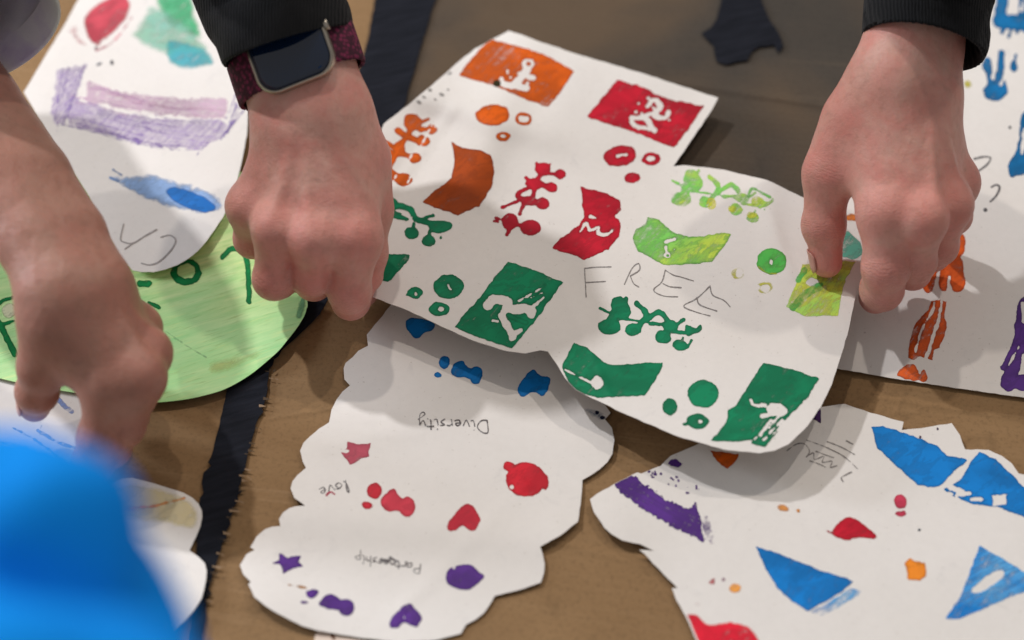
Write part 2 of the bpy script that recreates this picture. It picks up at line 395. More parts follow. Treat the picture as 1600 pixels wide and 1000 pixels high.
# torn paper fibres beside the tape
M = N('torn_kraft'); v = M.coord(); M.base(M.mix(M.noise(v, 200, 3), (0.34, 0.23, 0.14), (0.22, 0.13, 0.065))); M.set(Roughness=0.9); TORN = M.m
M = N('torn_kraft_dark'); M.base((0.07, 0.042, 0.02)); M.set(Roughness=0.9); TORND = M.m
for t in np.linspace(0.0, 1.0, 60):
    if rng.random() < 0.5: continue
    y = 556+t*400+rng.uniform(-4, 4); x = np.interp(y, [p[1] for p in right[8:20]], [p[0] for p in right[8:20]])
    Lx = rng.choice((6, 9, 14, 20))*rng.uniform(.7, 1.2); hy = rng.uniform(0.8, 2.6); x += rng.uniform(-3, 9); sk = rng.uniform(-7, 7)
    pl = [x-5, y-hy, x+Lx*.6, y-hy*.4+2, x+Lx, y+sk, x+Lx*.4, y+hy, x-5, y+hy*.8]
    print_on(tape, 'torn_edge_flake', TORN if rng.random() < 0.6 else TORND, 'PX', [('p', pl)], rough=0.9, step=1.2, clip=False)
o4 = REG['T'] = (1000, 0, 4.167)
tl = [540,-260,530,0,500,120,460,180,400,215,430,250,480,300,500,400,560,420,630,400,700,390,730,330,780,300,870,290,900,345,935,300,910,230,850,140,790,0,800,-260]
tape2 = make_sheet('tape_strip', [(tl[i]/4.167+1000, tl[i+1]/4.167) for i in range(0, len(tl), 2)], lambda x, y: 1.9+0.5*vnoise(x/16, y/16, 4), TAPE,
    'short black tape end stuck to the far grey cardboard beyond the red stamp', 'tape', step=10, thick=0.25, jitter=1.2)

# ================================================================== the painted papers
WP = mat_paper()
OR = alb(206, 88, 14); OR_SHADE = alb(160, 66, 14); RED = alb(186, 22, 44); GRN = alb(12, 122, 82); BLU = alb(12, 118, 192); PUR = alb(86, 48, 128)  # the darker orange has the fold's shade put into its colour
LIM = alb(118, 192, 88); YEL = alb(206, 204, 66); TEAL = alb(112, 196, 170); PNK = alb(196, 60, 84); INK = alb(70, 62, 62); GRAPH = alb(112, 104, 100)

# ---- winged sheet held by the two hands
def zA(x, y):
    z = 20+0*x
    z += 7*gauss(x, y, 1330, 400, 170)+5*gauss(x, y, 1150, 660, 200)+2.5*gauss(x, y, 590, 430, 140)
    z += -6*gauss(x, y, 1050, 250, 150, 90)-4*gauss(x, y, 1120, 150, 140)
    z += 7*gauss(x, y, 745, 245, 42, 120, 28)-5*gauss(x, y, 655, 250, 45, 120, 30)+3*gauss(x, y, 800, 60, 70, 60)
    z += 5.5*gauss(x, y, 700, 160, 190, 26, 18)-3*gauss(x, y, 920, 440, 240, 60, 35)+3*gauss(x, y, 850, 520, 110, 60)
    z += 2.2*gauss(x, y, 1205, 330, 22, 90, -4)+1.2*gauss(x, y, 880, 150, 40, 140, 25)
    for a, b, h in (((1185, 285), (1236, 430), .9), ((598, 318), (712, 168), 1.0), ((868, 420), (962, 640), .7), ((1010, 300), (1180, 470), .6), ((640, 470), (800, 395), .6)): z = z+h*ridge(x, y, a, b, 7)
    return z+wav(x, y, 1.6, 90, 21)
outA = [(795,48),(815,54),(830,60),(900,84),(1000,113),(1122,153),(1112,172),(1085,212),(1052,260),(1070,258),(1130,265),(1200,282),(1258,310),(1310,345),(1345,378),(1353,400),(1345,430),(1335,470),(1326,515),(1316,550),(1300,600),(1283,635),(1262,665),(1232,694),(1210,704),(1186,708),(1130,702),(1060,682),(980,648),(925,622),(900,609),(884,592),(868,566),(856,549),(845,547),(820,552),(790,548),(740,532),(690,510),(640,486),(578,462),(556,448),(552,400),(562,330),(578,250),(600,193),(645,158),(690,120),(712,100),(742,76)]
A = make_sheet('painted_sheet', outA, zA, WP, 'wing shaped white sheet reading FREE with orange, red and green stamps, held by both hands', 'painting', step=8, jitter=0.5)
def P(S, col, reg, shapes, holes=(), name='paint_stamp', label=None, thin=0.10, soft=0.0, streak=None, paper=PAPER, col2=None, op=1.0, **kw):
    return print_on(S, name, mat_paint(col, thin, soft, streak, paper=paper, col2=col2, op=op), reg, shapes, holes, label=label, **kw)
P(A, OR, 'R11', [('p', [205,195,330,225,480,270,560,315,635,355,570,450,500,535,390,500,240,430,50,380,120,290])],
  [('d',400,320,32,28),('l',[395,345,360,395,330,425],20),('l',[380,375,425,390],14),('l',[390,440,300,425,275,415],15),('d',268,392,12)]+[('d', 345+rng.uniform(-60, 60), 395+rng.uniform(-50, 45), rng.uniform(4, 10)) for _ in range(14)], label='orange stamped rectangle with a sprig left bare', thin=0.22)
P(A, OR, 'R11', [('d',402,318,13)], thin=0); P(A, alb(48,44,16), 'R11', [('d',243,418,20,17)], thin=0, name='paint_dab', label='dark green paint dab')
P(A, OR, 'R1', [('d',768,575,105,62,-4)], label='orange oval stamp'); P(A, OR, 'R1', [('d',955,600,50,40)], [('d',955,600,28,20)], label='orange ring stamp'); P(A, OR, 'R1', [('d',832,705,42,28)], [('d',834,704,15,9)], label='small orange ring stamp')
P(A, OR, 'R1', [('b',[250,575,300,570,345,610,330,660,270,670,235,630]),('l',[330,625,382,600],8),('l',[330,660,405,662],16),('d',405,662,28,30),('l',[200,668,245,700,300,722],20),('d',345,730,42,33),
  ('l',[128,742,190,785],16),('d',205,780,36,44),('l',[225,805,290,832],16),('d',298,835,38,30),('l',[120,770,165,805],14),('l',[175,820,140,885],12),('l',[300,640,240,715,195,790,150,880],16),('l',[128,905,180,945,245,968],30),('d',240,965,46,40)], label='orange sprig stamp')
P(A, OR_SHADE, 'PX', [('p', [706,222,726,231,752,235,768,243,773,268,769,292,749,322,716,336,690,328,660,316,682,296,706,278,710,250])], label='orange curved stamp', thin=0.05)
P(A, RED, 'R11', [('p', [845,400,960,430,1040,470,1100,495,1280,530,1220,620,1130,740,900,650,690,585,770,490])],
  [('l',[1000,530,1030,500,1065,535,1030,575,1085,590,1105,560],13),('l',[1010,570,965,590,920,590],12),('l',[1000,600,1020,640,1035,650],14),('l',[985,640,945,635,920,610],10),('d',1000,490,8),('d',940,560,9),('d',1105,600,9)]+[('d', 1005+rng.uniform(-75, 75), 575+rng.uniform(-75, 75), rng.uniform(4, 10)) for _ in range(16)], label='red stamped rectangle with a sprig left bare', thin=0.14)
P(A, RED, 'R11', [('d',1030,520,9)], thin=0)
P(A, RED, 'R11', [('d',860,780,82,52,-10)], [('l',[845,778,890,772],7)], label='red oval stamp'); P(A, RED, 'R11', [('d',1015,795,45,33)], [('d',1012,792,26,14)], label='red ring stamp'); P(A, RED, 'R11', [('d',922,890,38,26)], label='small red dot stamp')
P(A, RED, 'PX', [('d',848,264,13,10),('l',[838,255,842,262],3),('l',[855,262,860,256],2),('l',[848,270,874,273],3.2),('d',876,272,9.5,8),('l',[845,272,836,286],4),('d',836,287,14,9),('l',[822,278,832,286],3),('l',[836,287,860,293],4),('d',862,293,9.5,8),
  ('l',[832,292,815,298,808,306,822,314],3.4),('l',[835,295,832,312],4),('d',826,314,13,8),('l',[830,314,847,318],4),('d',848,318,10.5,9.5),('l',[810,314,785,324],2.2),('l',[818,320,812,334],3),
  ('d',797,346,13.5,13),('l',[798,353,792,366],3),('d',829,355,16,12.5),('l',[806,350,818,354],3),('l',[772,346,779,347],1.6),('l',[774,340,780,342],1.4)], label='red sprig stamp')
P(A, RED, 'R3', [('p', [183,198,250,215,340,240,420,280,425,330,395,370,425,420,410,500,350,575,205,640,130,605,5,570,60,510,170,430,205,380,190,300])],
  [('l',[180,470,215,420,240,462,290,440,285,480,330,490,368,468],9),('l',[240,380,275,385],8),('d',402,378,14)], label='red curved stamp with a bare squiggle', thin=0.08)
REG['RL'] = (973, 261, 3.478)
SPRIG = [('d',320,175,58,42),('b',[335,30,390,15,440,90,400,135,340,120]),('l',[270,75,335,105],8),('l',[412,20,400,60],9),('l',[345,110,330,160],26),('l',[380,132,560,155],7),('d',450,190,38,34),('l',[470,50,522,110,482,170],15),('l',[520,140,590,95,640,150],15),('d',615,230,38,36),('l',[540,160,660,160],11),('d',650,170,40,30),('l',[660,180,722,140],11),('l',[650,200,745,212],10),('b',[735,165,790,185,815,165,822,190,780,215,740,225]),('d',705,275,36,30),('l',[720,235,710,270],8)]
P(A, LIM, 'RL', SPRIG, label='pale lime sprig stamp', thin=0.42, soft=0.04, col2=YEL)
P(A, YEL, 'R4', [('d',200,300,34,44),('d',325,335,30,24),('d',440,370,38,26),('d',475,285,48,32)], thin=0.45, soft=0.10, col2=LIM, label='faint yellow berry stamps'); P(A, LIM, 'R4', [('l',[420,255,445,212,500,235,550,262],12),('d',515,335,12)], thin=0.4, soft=0.1, name='paint_dab')
P(A, LIM, 'R3', [('p', [585,380,650,400,720,460,800,495,900,500,1000,480,1090,480,1040,560,970,650,850,665,680,670,600,625,530,590,490,510,510,460,575,420])], [('d',705,610,20),('l',[690,560,700,590],8),('l',[690,530,745,515],9),('d',745,575,8)], label='lime green curved stamp', thin=0.26, col2=alb(186,206,76))
P(A, LIM, 'R3', [('d',705,612,8)], thin=0, name='paint_dab')
P(A, alb(96,180,80), 'R4', [('d',560,648,88,78)], [('d',558,655,11,18)], label='green round stamp', thin=0.18, col2=alb(70,166,70)); P(A, YEL, 'R4', [('l',[480,680,530,715,590,722],12)], thin=0.3, soft=0.2, name='paint_dab')
P(A, YEL, 'R4', [('d',355,720,46,40)], [('d',365,718,14,16)], thin=0.5, soft=0.2, label='faint yellow ring stamp'); P(A, YEL, 'R4', [('d',515,805,64,42)], [('d',470,805,14),('d',525,808,20,16)], thin=0.5, soft=0.2, label='faint yellow double ring stamp')
P(A, YEL, 'R4', [('p', [740,660,900,640,1080,640,1010,760,960,980,760,985,640,920,700,790])], [('d',810,770,26,16)], label='yellow and lime stamped rectangle', thin=0.30, soft=0.12, col2=alb(150,200,90))
P(A, alb(96,190,96), 'R4', [('l',[690,920,760,850,850,795],30),('l',[720,760,760,700],22)], thin=0.5, soft=0.12, name='paint_dab')
P(A, TEAL, 'R4', [('p', [985,470,1090,440,1130,600,1060,640,985,620])], thin=0.35, soft=0.05, label='pale teal patch of paint')
P(A, GRN, 'R2', [('d',130,125,48,30),('d',110,240,38,28),('l',[95,180,170,150,250,165,300,230,440,252],17),('l',[80,150,160,195,230,215],18),('l',[110,190,112,235],18),('d',262,300,42,34),('l',[275,250,265,290],10),('d',355,345,38,32),('l',[362,290,355,335],8),('b',[360,240,420,235,485,245,480,280,430,298,365,290]),('l',[310,225,380,203],9)],
  [('d',122,188,18,8),('d',238,207,26,8,20)], label='dark green sprig stamp'); P(A, GRN, 'R2', [('d',425,325,9,14)], thin=0, name='paint_dab')
P(A, GRN, 'R2', [('p', [30,412,255,418,245,450,150,560,130,572,10,555])], label='dark green four sided stamp')
P(A, GRN, 'R2', [('d',468,600,84,68)], [('l',[465,590,475,612],9)], label='green round stamp'); P(A, GRN, 'R2', [('d',415,725,58,40)], [('d',425,725,20,17)], label='green ring stamp'); P(A, GRN, 'R2', [('d',280,635,42,32),('l',[230,645,260,640],4)], [('d',284,635,8,13)], label='small green ring stamp')
P(A, GRN, 'R2', [('p', [800,460,900,490,1000,530,1105,575,1050,650,960,780,820,945,640,885,500,825,560,750,650,650,740,530])],
  [('l',[685,705,720,672,800,685,780,740],25),('l',[840,725,900,722,930,745],28),('l',[760,760,800,830,825,880],20),('l',[820,870,870,842],14),('l',[715,790,742,790],7),('l',[860,680,1005,595],4),('l',[930,660,990,635],3),('l',[940,710,1000,660],7)], label='dark green stamped rectangle with bare patches')
P(A, GRN, 'R2', [('l',[800,760,900,800],14)], thin=0, name='paint_dab')
P(A, GRN, 'R5', [('d',320,175,62,42),('b',[335,30,390,15,440,90,400,135,340,120]),('l',[270,75,335,105],8),('l',[412,20,400,60],9),('l',[345,110,330,160],28),('l',[380,132,560,155],6),('d',450,190,42,36),('l',[470,50,522,110,482,170],15),('l',[520,140,590,95,640,150],15),('d',615,230,42,38),('l',[540,160,660,160],11),('d',650,170,44,32),('l',[660,180,722,140],11),('l',[650,200,745,212],10),('b',[735,165,790,185,815,165,822,190,780,215,740,225]),('d',705,275,38,32),('l',[720,235,710,270],8),('l',[765,250,748,285],8)], label='dark green sprig stamp under the pencilled word')
P(A, GRN, 'R5', [('p', [130,265,200,290,290,370,340,385,480,375,610,370,600,410,560,480,510,550,380,555,260,560,180,540,110,500,70,420,65,380])], [('d',255,480,30,35),('l',[80,410,220,480],4)], label='dark green curved stamp along the lower border')
P(A, GRN, 'R5', [('d',830,540,85,75)], label='green round stamp'); P(A, GRN, 'R5', [('d',650,610,40,45)], label='small green round stamp'); P(A, GRN, 'R5', [('d',800,690,60,42),('l',[720,705,760,700],5)], [('d',815,690,17,15)], label='green ring stamp')
P(A, GRN, 'R5', [('p', [1155,372,1300,405,1460,455,1400,560,1270,700,1170,830,1090,810,1100,790,980,800,870,795,960,690,960,630,1010,600,1080,490])],
  [('l',[1090,575,1105,600,1165,600],10),('l',[1210,625,1255,630],32),('l',[1150,660,1220,650],13),('l',[1140,765,1200,680],7),('l',[1160,790,1260,680],6),('l',[1200,770,1385,575],4),('l',[1110,785,1170,720],6),('l',[1190,720,1240,660],6)], label='dark green stamped rectangle with scraped corner')
for L in ([205,690,270,683,365,680],[205,690,210,770,215,862],[212,775,330,768],[445,785,490,690,530,660,535,700,480,735],[480,733,500,780,530,800],[690,700,670,770,620,820,680,855,765,860],[690,700,740,730,780,740,860,765],[675,780,720,800,785,805],[960,795,880,870,800,915,870,950,960,975],[960,795,975,850,1040,880,1080,920],[880,865,900,910,1000,945]):
    print_on(A, 'pencil_stroke', mat_pencil(GRAPH), 'R3', [('l', L, 3.3)], rough=0.3, step=0.8, k=0.3)
for x, y in ((690,148),(700,140),(680,155),(664,152),(671,140),(655,160)): print_on(A, 'smudge', mat_paint(alb(140,136,132), 0.3, 0.06), 'PX', [('d', x, y, 5, 3, 30)], rough=1.2)
P(A, alb(60,62,62), 'PX', [('d', 701, 114, 9, 4.5, -8)], thin=0.2, soft=0.2, name='smudge')

# ---- scalloped sheet
outB = [(640,452),(615,471),(592,500),(573,523),(575,540),(560,548),(551,558),(540,567),(537,575),(538,592),(547,602),(535,612),(526,624),(518,640),(514,660),(498,670),(484,682),(474,692),(469,704),(473,721),(478,731),(465,742),(457,752),(454,763),(460,778),(477,790),(462,791),(452,794),(442,801),(436,811),(438,822),(425,823),(414,827),(401,838),(391,855),(398,859),(385,866),(375,883),(380,897),(392,909),(388,913),(397,932),(414,946),(435,959),(472,978),(496,985),(560,996),(620,1003),(681,1000),(720,990),(728,976),(743,968),(756,958),(767,942),(773,931),(810,922),(845,910),(850,895),(851,881),(848,866),(844,854),(860,845),(875,837),(903,815),(908,779),(910,750),(924,742),(937,733),(949,722),(957,709),(960,688),(956,668),(945,655),(954,645),(935,618),(905,570),(860,500),(760,455)]
zB = lambda x, y: 1.0+wav(x, y, 2.2, 150, 31)+4.5*gauss(x, y, 400, 955, 110, 60, 25)+1.5*gauss(x, y, 900, 830, 60)+1.6*ridge(x, y, (430, 800), (860, 845), 34)+1.2*ridge(x, y, (520, 640), (940, 690), 40)+0.7*ridge(x, y, (500, 700), (800, 640), 9)+0.6*ridge(x, y, (620, 960), (820, 760), 8)
B = make_sheet('painted_sheet', outB, zB, WP, 'scalloped white sheet with handwritten Diversity and Partnership, lying in front', 'painting', step=13, jitter=0.5)
P(B, BLU, 'R6', [('b',[405,135,470,130,552,155,540,195,500,205,455,242,415,200,398,178])], label='blue star stamp'); P(B, BLU, 'R6', [('d',605,370,30,36,10)]); P(B, BLU, 'R6', [('d',568,437,22,16)])
P(B, BLU, 'R6', [('d',690,410,48,42),('d',780,425,36,34),('l',[700,415,780,440],30),('d',700,375,18),('d',775,465,24,24)], label='blue bow stamp'); P(B, BLU, 'R6', [('b',[1090,410,1130,440,1185,460,1165,520,1140,550,1085,530,1030,555,1005,520,1040,450])], label='blue star stamp beside the winged sheet')
word(B, 'Diversity', (761,657), (651,654), (1.5,19), INK, 0.9, 'handwritten word Diversity, upside down'); word(B, 'Partnership', (657,881), (553,866), (-1,15), INK, 0.85, 'handwritten word Partnership, upside down'); word(B, 'love', (540,751), (494,764), (6,17), INK, 0.85, 'handwritten word love, upside down')
print_on(B, 'pencil_stroke', mat_pencil(INK), 'R7', [('l',[690,632,725,638],6),('l',[735,622,765,640],5)], rough=1.0, step=0.9)
P(B, PNK, 'R7', [('l',[440,335,460,320,480,330],4)], name='paint_dab', thin=0.3); P(B, alb(196,88,104), 'R7', [('p',[535,85,580,102,645,95,635,130,638,155,600,165,550,198,530,165,505,135,535,120])], label='dusty pink star stamp', thin=0.12)
P(B, alb(198,44,58), 'R7', [('d',662,315,34,36,20)]); P(B, alb(198,44,58), 'R7', [('d',628,380,24,17)]); P(B, alb(198,62,76), 'R7', [('d',740,365,50,43),('d',812,388,38,48),('l',[740,370,810,388],32),('d',745,328,22)], label='red bow stamp')
P(B, alb(200,48,64), 'R8', [('b',[265,372,310,410,325,450,300,495,265,490,245,475,200,500,172,490,190,440])], label='red heart stamp'); P(B, alb(202,36,50), 'R8', [('d',535,262,92,80),('d',455,202,28,24),('d',620,275,20,35)], [('d',470,297,8)], label='large round red stamp')
P(B, PUR, 'R7', [('p',[225,600,265,622,330,608,315,640,333,662,290,668,245,695,232,655,193,645,225,630])], label='purple star stamp'); P(B, PUR, 'R7', [('b',[355,770,405,772,395,800,370,810,350,795])]); P(B, PUR, 'R7', [('d',342,826,18,7)])
P(B, PUR, 'R7', [('d',460,825,44,37),('d',532,850,36,39),('l',[460,828,530,848],22),('d',420,832,14)], label='purple bow stamp'); P(B, PUR, 'R7', [('b',[815,832,850,860,878,895,860,935,830,935,800,920,760,945,733,935,745,890])], label='purple heart stamp'); P(B, PUR, 'R8', [('b',[170,690,210,660,280,655,325,690,342,708,300,750,245,772,175,740])], label='purple six sided stamp')
P(B, alb(190,140,96), 'R7', [('l',[270,747,345,760],4)], thin=0.4, name='paint_dab'); P(B, alb(150,158,172), 'R6', [('b',[1340,600,1510,640,1480,700,1390,672])], thin=0.3, soft=0.4, name='paint_dab', label='blue grey smear'); P(B, alb(24,32,60), 'R6', [('d',1437,642,10,9)], thin=0, name='paint_dab'); P(B, alb(24,32,60), 'R6', [('d',1465,672,13,10)], thin=0, name='paint_dab')
print_on(B, 'smudge', mat_paint(alb(190,186,180), 0.5, 0.5), 'R7', [('d',560,735,12,10)], rough=1)

# ---- sheet of triangles
outC = [(922,780),(932,772),(960,756),(996,738),(1002,740),(1032,728),(1048,712),(1100,690),(1200,655),(1282,636),(1320,631),(1360,645),(1412,659),(1409,672),(1440,669),(1487,661),(1500,680),(1508,702),(1545,703),(1565,712),(1581,724),(1592,740),(1640,748),(1720,790),(1740,1120),(1150,1120),(1100,1040),(1088,1000),(1072,964),(1056,936),(1050,919),(1059,919),(1036,896),(1020,880),(1008,866),(999,859),(1022,861),(1000,850),(972,844),(955,834),(944,824),(928,800)]
zC = lambda x, y: 1.1+wav(x, y, 2.0, 170, 41)+3.0*gauss(x, y, 950, 830, 70)+1.5*gauss(x, y, 1450, 660, 80)
C = make_sheet('painted_sheet', outC, zC, WP, 'white sheet with blue triangles and a purple brush stroke, near the front corner', 'painting', step=14, jitter=0.6)
P(C, PUR, 'R10', [('p',[145,385,190,365,240,360,260,390,300,410,350,450,400,470,440,490,465,465,490,540,500,615,400,570,280,500,180,430])], rough=2.6, rscale=3.0, thin=0.16, streak=-30, label='purple brushed triangle with dry upper edge'); P(C, PUR, 'R10', [('p',[488,520,520,505,548,640,500,610])], thin=0.75, soft=0.2, rough=2, name='paint_dab')
P(C, PUR, 'R10', [('p',[342,312,390,290,420,310,400,325])], rough=2, label='purple stamp fragment')
for i in range(26):
    x = rng.uniform(250, 480); y = 0.45*x+rng.uniform(180, 235); P(C, PUR, 'R10', [('d', x, min(y, 470), rng.uniform(2, 6), rng.uniform(2, 5))], rough=1.2, step=1.1, name='paint_fleck', thin=0.3)
P(C, BLU, 'PX', [('p',[1180,853,1205,861,1230,870,1290,894,1336,908,1300,935,1262,955,1240,941,1215,920,1195,885])], label='blue painted triangle', thin=0.08); P(C, BLU, 'R9', [('p',[215,852,330,790,430,722,500,745,400,810,290,878])], thin=0.62, soft=0.08, name='paint_dab', col2=alb(120,180,214), label='thin blue smear')
P(C, alb(224,150,82), 'R10', [('d',812,485,32,19,10)], thin=0.3, soft=0.2); P(C, alb(224,150,82), 'R10', [('d',868,495,8)], thin=0.2, name='paint_fleck'); P(C, alb(230,150,70), 'R10', [('d',620,797,30,22)], thin=0.3, soft=0.15)
P(C, alb(200,120,120), 'R10', [('p',[512,780,540,755,542,780])], thin=0.3, name='paint_fleck'); P(C, alb(180,150,160), 'R10', [('d',575,765,7)], thin=0.3, name='paint_fleck')
P(C, RED, 'R9', [('b',[330,440,380,380,430,362,500,400,565,465,450,470,420,480,370,470]),('l',[300,428,340,446],3)], label='red leaf shaped stamp'); P(C, PNK, 'R9', [('d',688,280,32,38),('d',690,342,28,16)], label='pink two lobed stamp', thin=0.2)
P(C, alb(232,130,38), 'R9', [('p',[710,600,740,575,770,592,820,595,825,640,822,672,790,690,730,685,722,640])], label='orange square stamp', thin=0.2); P(C, alb(70,80,90), 'R9', [('d',788,427,8)], thin=0, name='paint_fleck')
P(C, BLU, 'PX', [('p',[1361,667,1380,666,1425,680,1465,697,1479,712,1513,718,1488,739,1470,758,1455,761,1434,757,1410,736,1371,700])], label='blue painted triangle at the top of the sheet', thin=0.05)
P(C, BLU, 'R9', [('p',[1100,20,1190,60,1330,200,1420,230,1420,390,1280,340,1200,305,1080,295,960,250,915,215,1010,160,1050,80])], [('p',[1165,245,1245,240,1240,295,1170,300]),('l',[950,205,1010,225],16),('l',[985,245,1050,235],12),('l',[1060,265,1110,270],10),('l',[940,235,960,240],7)], label='blue painted triangle with a bare square', thin=0.05)
P(C, BLU, 'R9', [('p',[1100,505,1200,560,1333,640,1420,690,1420,720,1260,780,1100,850,1000,890,915,895,1000,770,1050,640])], [('b',[1065,735,1130,680,1210,635,1220,665,1150,725,1080,755])], label='patchy blue painted triangle', thin=0.30, soft=0.05, streak=28, col2=alb(90,160,208))
P(C, alb(214,30,52), 'R10', [('b',[425,900,470,895,520,935,600,925,690,955,730,1060,560,1090,470,1040,430,960])], thin=0.22, soft=0.2, label='red paint blot at the near border'); P(C, alb(226,196,196), 'R10', [('d',475,860,45,35)], thin=0.6, soft=0.8, name='paint_dab')
P(C, OR, 'R19', [('p',[430,330,620,360,600,405,545,450,490,410])], label='orange stamp corner'); P(C, alb(70,34,92), 'R19', [('p',[1030,115,1080,60,1130,66,1130,165])], label='purple stamp corner')
for L in ([1040,270,1150,310,1270,370,1360,450],[1170,280,1260,315,1340,360],[920,335,980,295,1030,295,1060,340,1040,372],[1040,375,1085,350,1090,392,1150,372,1140,410,1200,402,1190,440,1232,430],[1060,400,1120,420,1160,440],[1270,530,1258,505,1300,480,1322,470],[1100,340,1180,370,1210,380],[1290,275,1330,295]):
    print_on(C, 'pencil_stroke', mat_pencil(GRAPH), 'R19', [('l', L, 3.0)], rough=0.5, step=0.9, k=0.3)
for x, y in ((1465,670),(1438,683)): P(C, alb(90,70,90), 'PX', [('d',x,y,1.8,2.4)], thin=0, name='paint_fleck', step=0.9, rough=0.4)

# ---- big sheet at the right
outD = [(1306,575),(1402,592),(1500,607),(1600,621),(1760,648),(1980,400),(1900,-200),(1440,-220),(1420,-60),(1365,120),(1308,300),(1304,450)]
zD = lambda x, y: 1.1+wav(x, y, 2.2, 190, 51)+2*gauss(x, y, 1330, 560, 60)
D = make_sheet('painted_sheet', outD, zD, WP, 'large white sheet with blue and orange fork prints under the far hand at right', 'painting', step=15, jitter=0.4)
OF = alb(206, 84, 26)
P(D, OF, 'R12', [('d',455,140,40,62),('l',[455,120,420,250],36),('l',[330,270,300,365],26),('l',[390,250,385,355],28),('l',[450,240,455,355],34),('d',455,330,42,50)], [('l',[352,290,332,410],6),('l',[412,310,398,410],7)], label='orange fork shaped print', thin=0.16)
P(D, OF, 'R12', [('p',[315,430,300,480,235,550,205,640,198,730,225,742,262,722,325,745,330,690,360,680,400,570,385,520,400,435,350,430])], [('l',[332,440,320,490,265,590,235,705],6),('l',[372,440,362,500,325,630,285,745],8)], label='orange fork shaped print lower down', thin=0.25)
P(D, alb(228,96,40), 'R12', [('b',[140,824,180,772,230,765,250,812,262,850]),('b',[265,800,285,790,298,845,262,850])], label='orange print cut by the border', thin=0.3)
P(D, PUR, 'R12', [('l',[830,410,780,460,768,600,742,690,692,782],16),('l',[815,600,770,720,715,850],36),('d',722,860,44,46),('d',800,860,60,46),('l',[770,560,840,560],20),('l',[800,640,850,760],24)], [('l',[795,450,800,540],9),('l',[775,670,715,780],5),('l',[800,720,792,800],11)], label='purple fork shaped print', thin=0.08)
BF = alb(14, 104, 158)
P(D, BF, 'R13', [('d',485,400,50,38),('l',[452,265,470,380],16),('l',[512,230,506,350],15),('d',442,285,14,20),('l',[500,330,520,390],22)], [('l',[490,255,476,340],7),('l',[545,290,512,365],6)], label='blue fork shaped print by the cuff', thin=0.18); P(D, BF, 'R13', [('d',567,290,16,26),('l',[575,240,570,270],6)], thin=0.1, name='paint_dab')
P(D, BF, 'R13', [('l',[520,-30,505,90],26),('l',[505,90,600,100],32),('l',[620,-10,615,110],30),('l',[530,110,515,140],9),('l',[560,110,545,158],7),('l',[600,110,580,140],8)], [('l',[572,-10,545,55],7),('l',[610,10,600,45],6)], label='blue fork shaped print at the upper border', thin=0.1)
P(D, BF, 'R13', [('b',[660,470,600,495,590,600,570,670,545,710,548,765,580,765,640,745,700,700,700,500])], [('l',[612,560,603,665],7)], label='blue fork shaped print cut by the picture edge', thin=0.06); P(D, alb(74,80,88), 'R13', [('d',550,553,8)], thin=0, name='paint_fleck')
P(D, alb(206,196,80), 'R13', [('d',365,365,24,25)], thin=0.4, soft=0.3, name='paint_dab'); P(D, alb(214,120,50), 'PX', [('b',[1318,338,1330,334,1342,337,1338,345,1322,344])], thin=0.2, name='paint_dab')
for L, r in (([395,690,440,680,466,686,450,715,405,748], 4), ([470,812,490,802,506,815,490,850,465,875], 4)): print_on(D, 'pen_stroke', mat_pencil(alb(54,50,52)), 'R13', [('l', L, r)], rough=0.3, step=0.9)
print_on(D, 'pen_stroke', mat_pencil(alb(54,50,52)), 'R13', [('d',443,911,9.5)], rough=0.3, step=0.9)
for x, y in ((1352,520),(1364,543)): P(D, alb(186,160,170), 'PX', [('d',x,y,4,3)], thin=0.5, soft=0.3, name='paint_fleck')

# ---- green disc
def mat_green():
    M = N('green_watercolour_paper'); v = M.coord(); vs = M.coord((1.0, 9, 1), (0, 0, math.radians(23)))
    n1 = M.noise(vs, 22, 6, 0.65, 0.3); n2 = M.noise(v, 6, 3)
    c = M.mix(M.ramp(n1, 0.30, 0.70), alb(134, 176, 104, 1.6), alb(186, 214, 140, 1.6))
    c = M.mix(M.math('MULTIPLY', M.ramp(n2, 0.42, 0.66), 0.65), c, alb(134, 196, 138, 1.6))
    c = M.mix(M.math('MULTIPLY', M.ramp(M.noise(vs, 55, 4), 0.55, 0.75), 0.40), c, alb(196, 214, 128, 1.6))
    c = M.mix(M.math('MULTIPLY', M.ramp(M.noise(vs, 75, 4), 0.56, 0.72), 0.5), c, alb(110, 150, 74, 1.6)); M.base(c)
    M.set(Roughness=0.75); M.bump(M.noise(v, 500, 4), 0.12, 0.0005); return M.m
outF = [(480,468),(479,482),(475,494),(464,512),(450,530),(437,546),(422,560),(390,586),(353,607),(318,618),(281,625),(231,629),(180,624),(120,614),(60,604),(0,591),(-80,570),(-150,540),(-205,500),(-225,440),(-180,350),(-60,290),(100,262),(250,250),(360,262),(430,310),(468,390)]
zF = lambda x, y: 2.9+wav(x, y, 1.0, 160, 61)+2.5*gauss(x, y, 440, 540, 70, 50)+1.5*gauss(x, y, 300, 640, 120, 50)
F_ = make_sheet('painted_disc', outF, zF, mat_green(), 'round sheet painted streaky light green with dark green letters', 'painting', step=14, smooth=True, jitter=0)
DG = alb(14, 128, 66)
P(F_, DG, 'R16', [('d',930,208,76,66)], [('d',932,203,44,37)], label='dark green letter o', thin=0.06); P(F_, DG, 'R16', [('l',[1112,135,1145,98,1190,93,1225,130,1240,200,1245,355],13)], label='dark green painted digit', thin=0.06)
P(F_, DG, 'R16', [('l',[700,268,742,266],17)], name='paint_dab', thin=0.06); P(F_, DG, 'R16', [('l',[745,362,795,386],10)], name='paint_dab', thin=0.06)
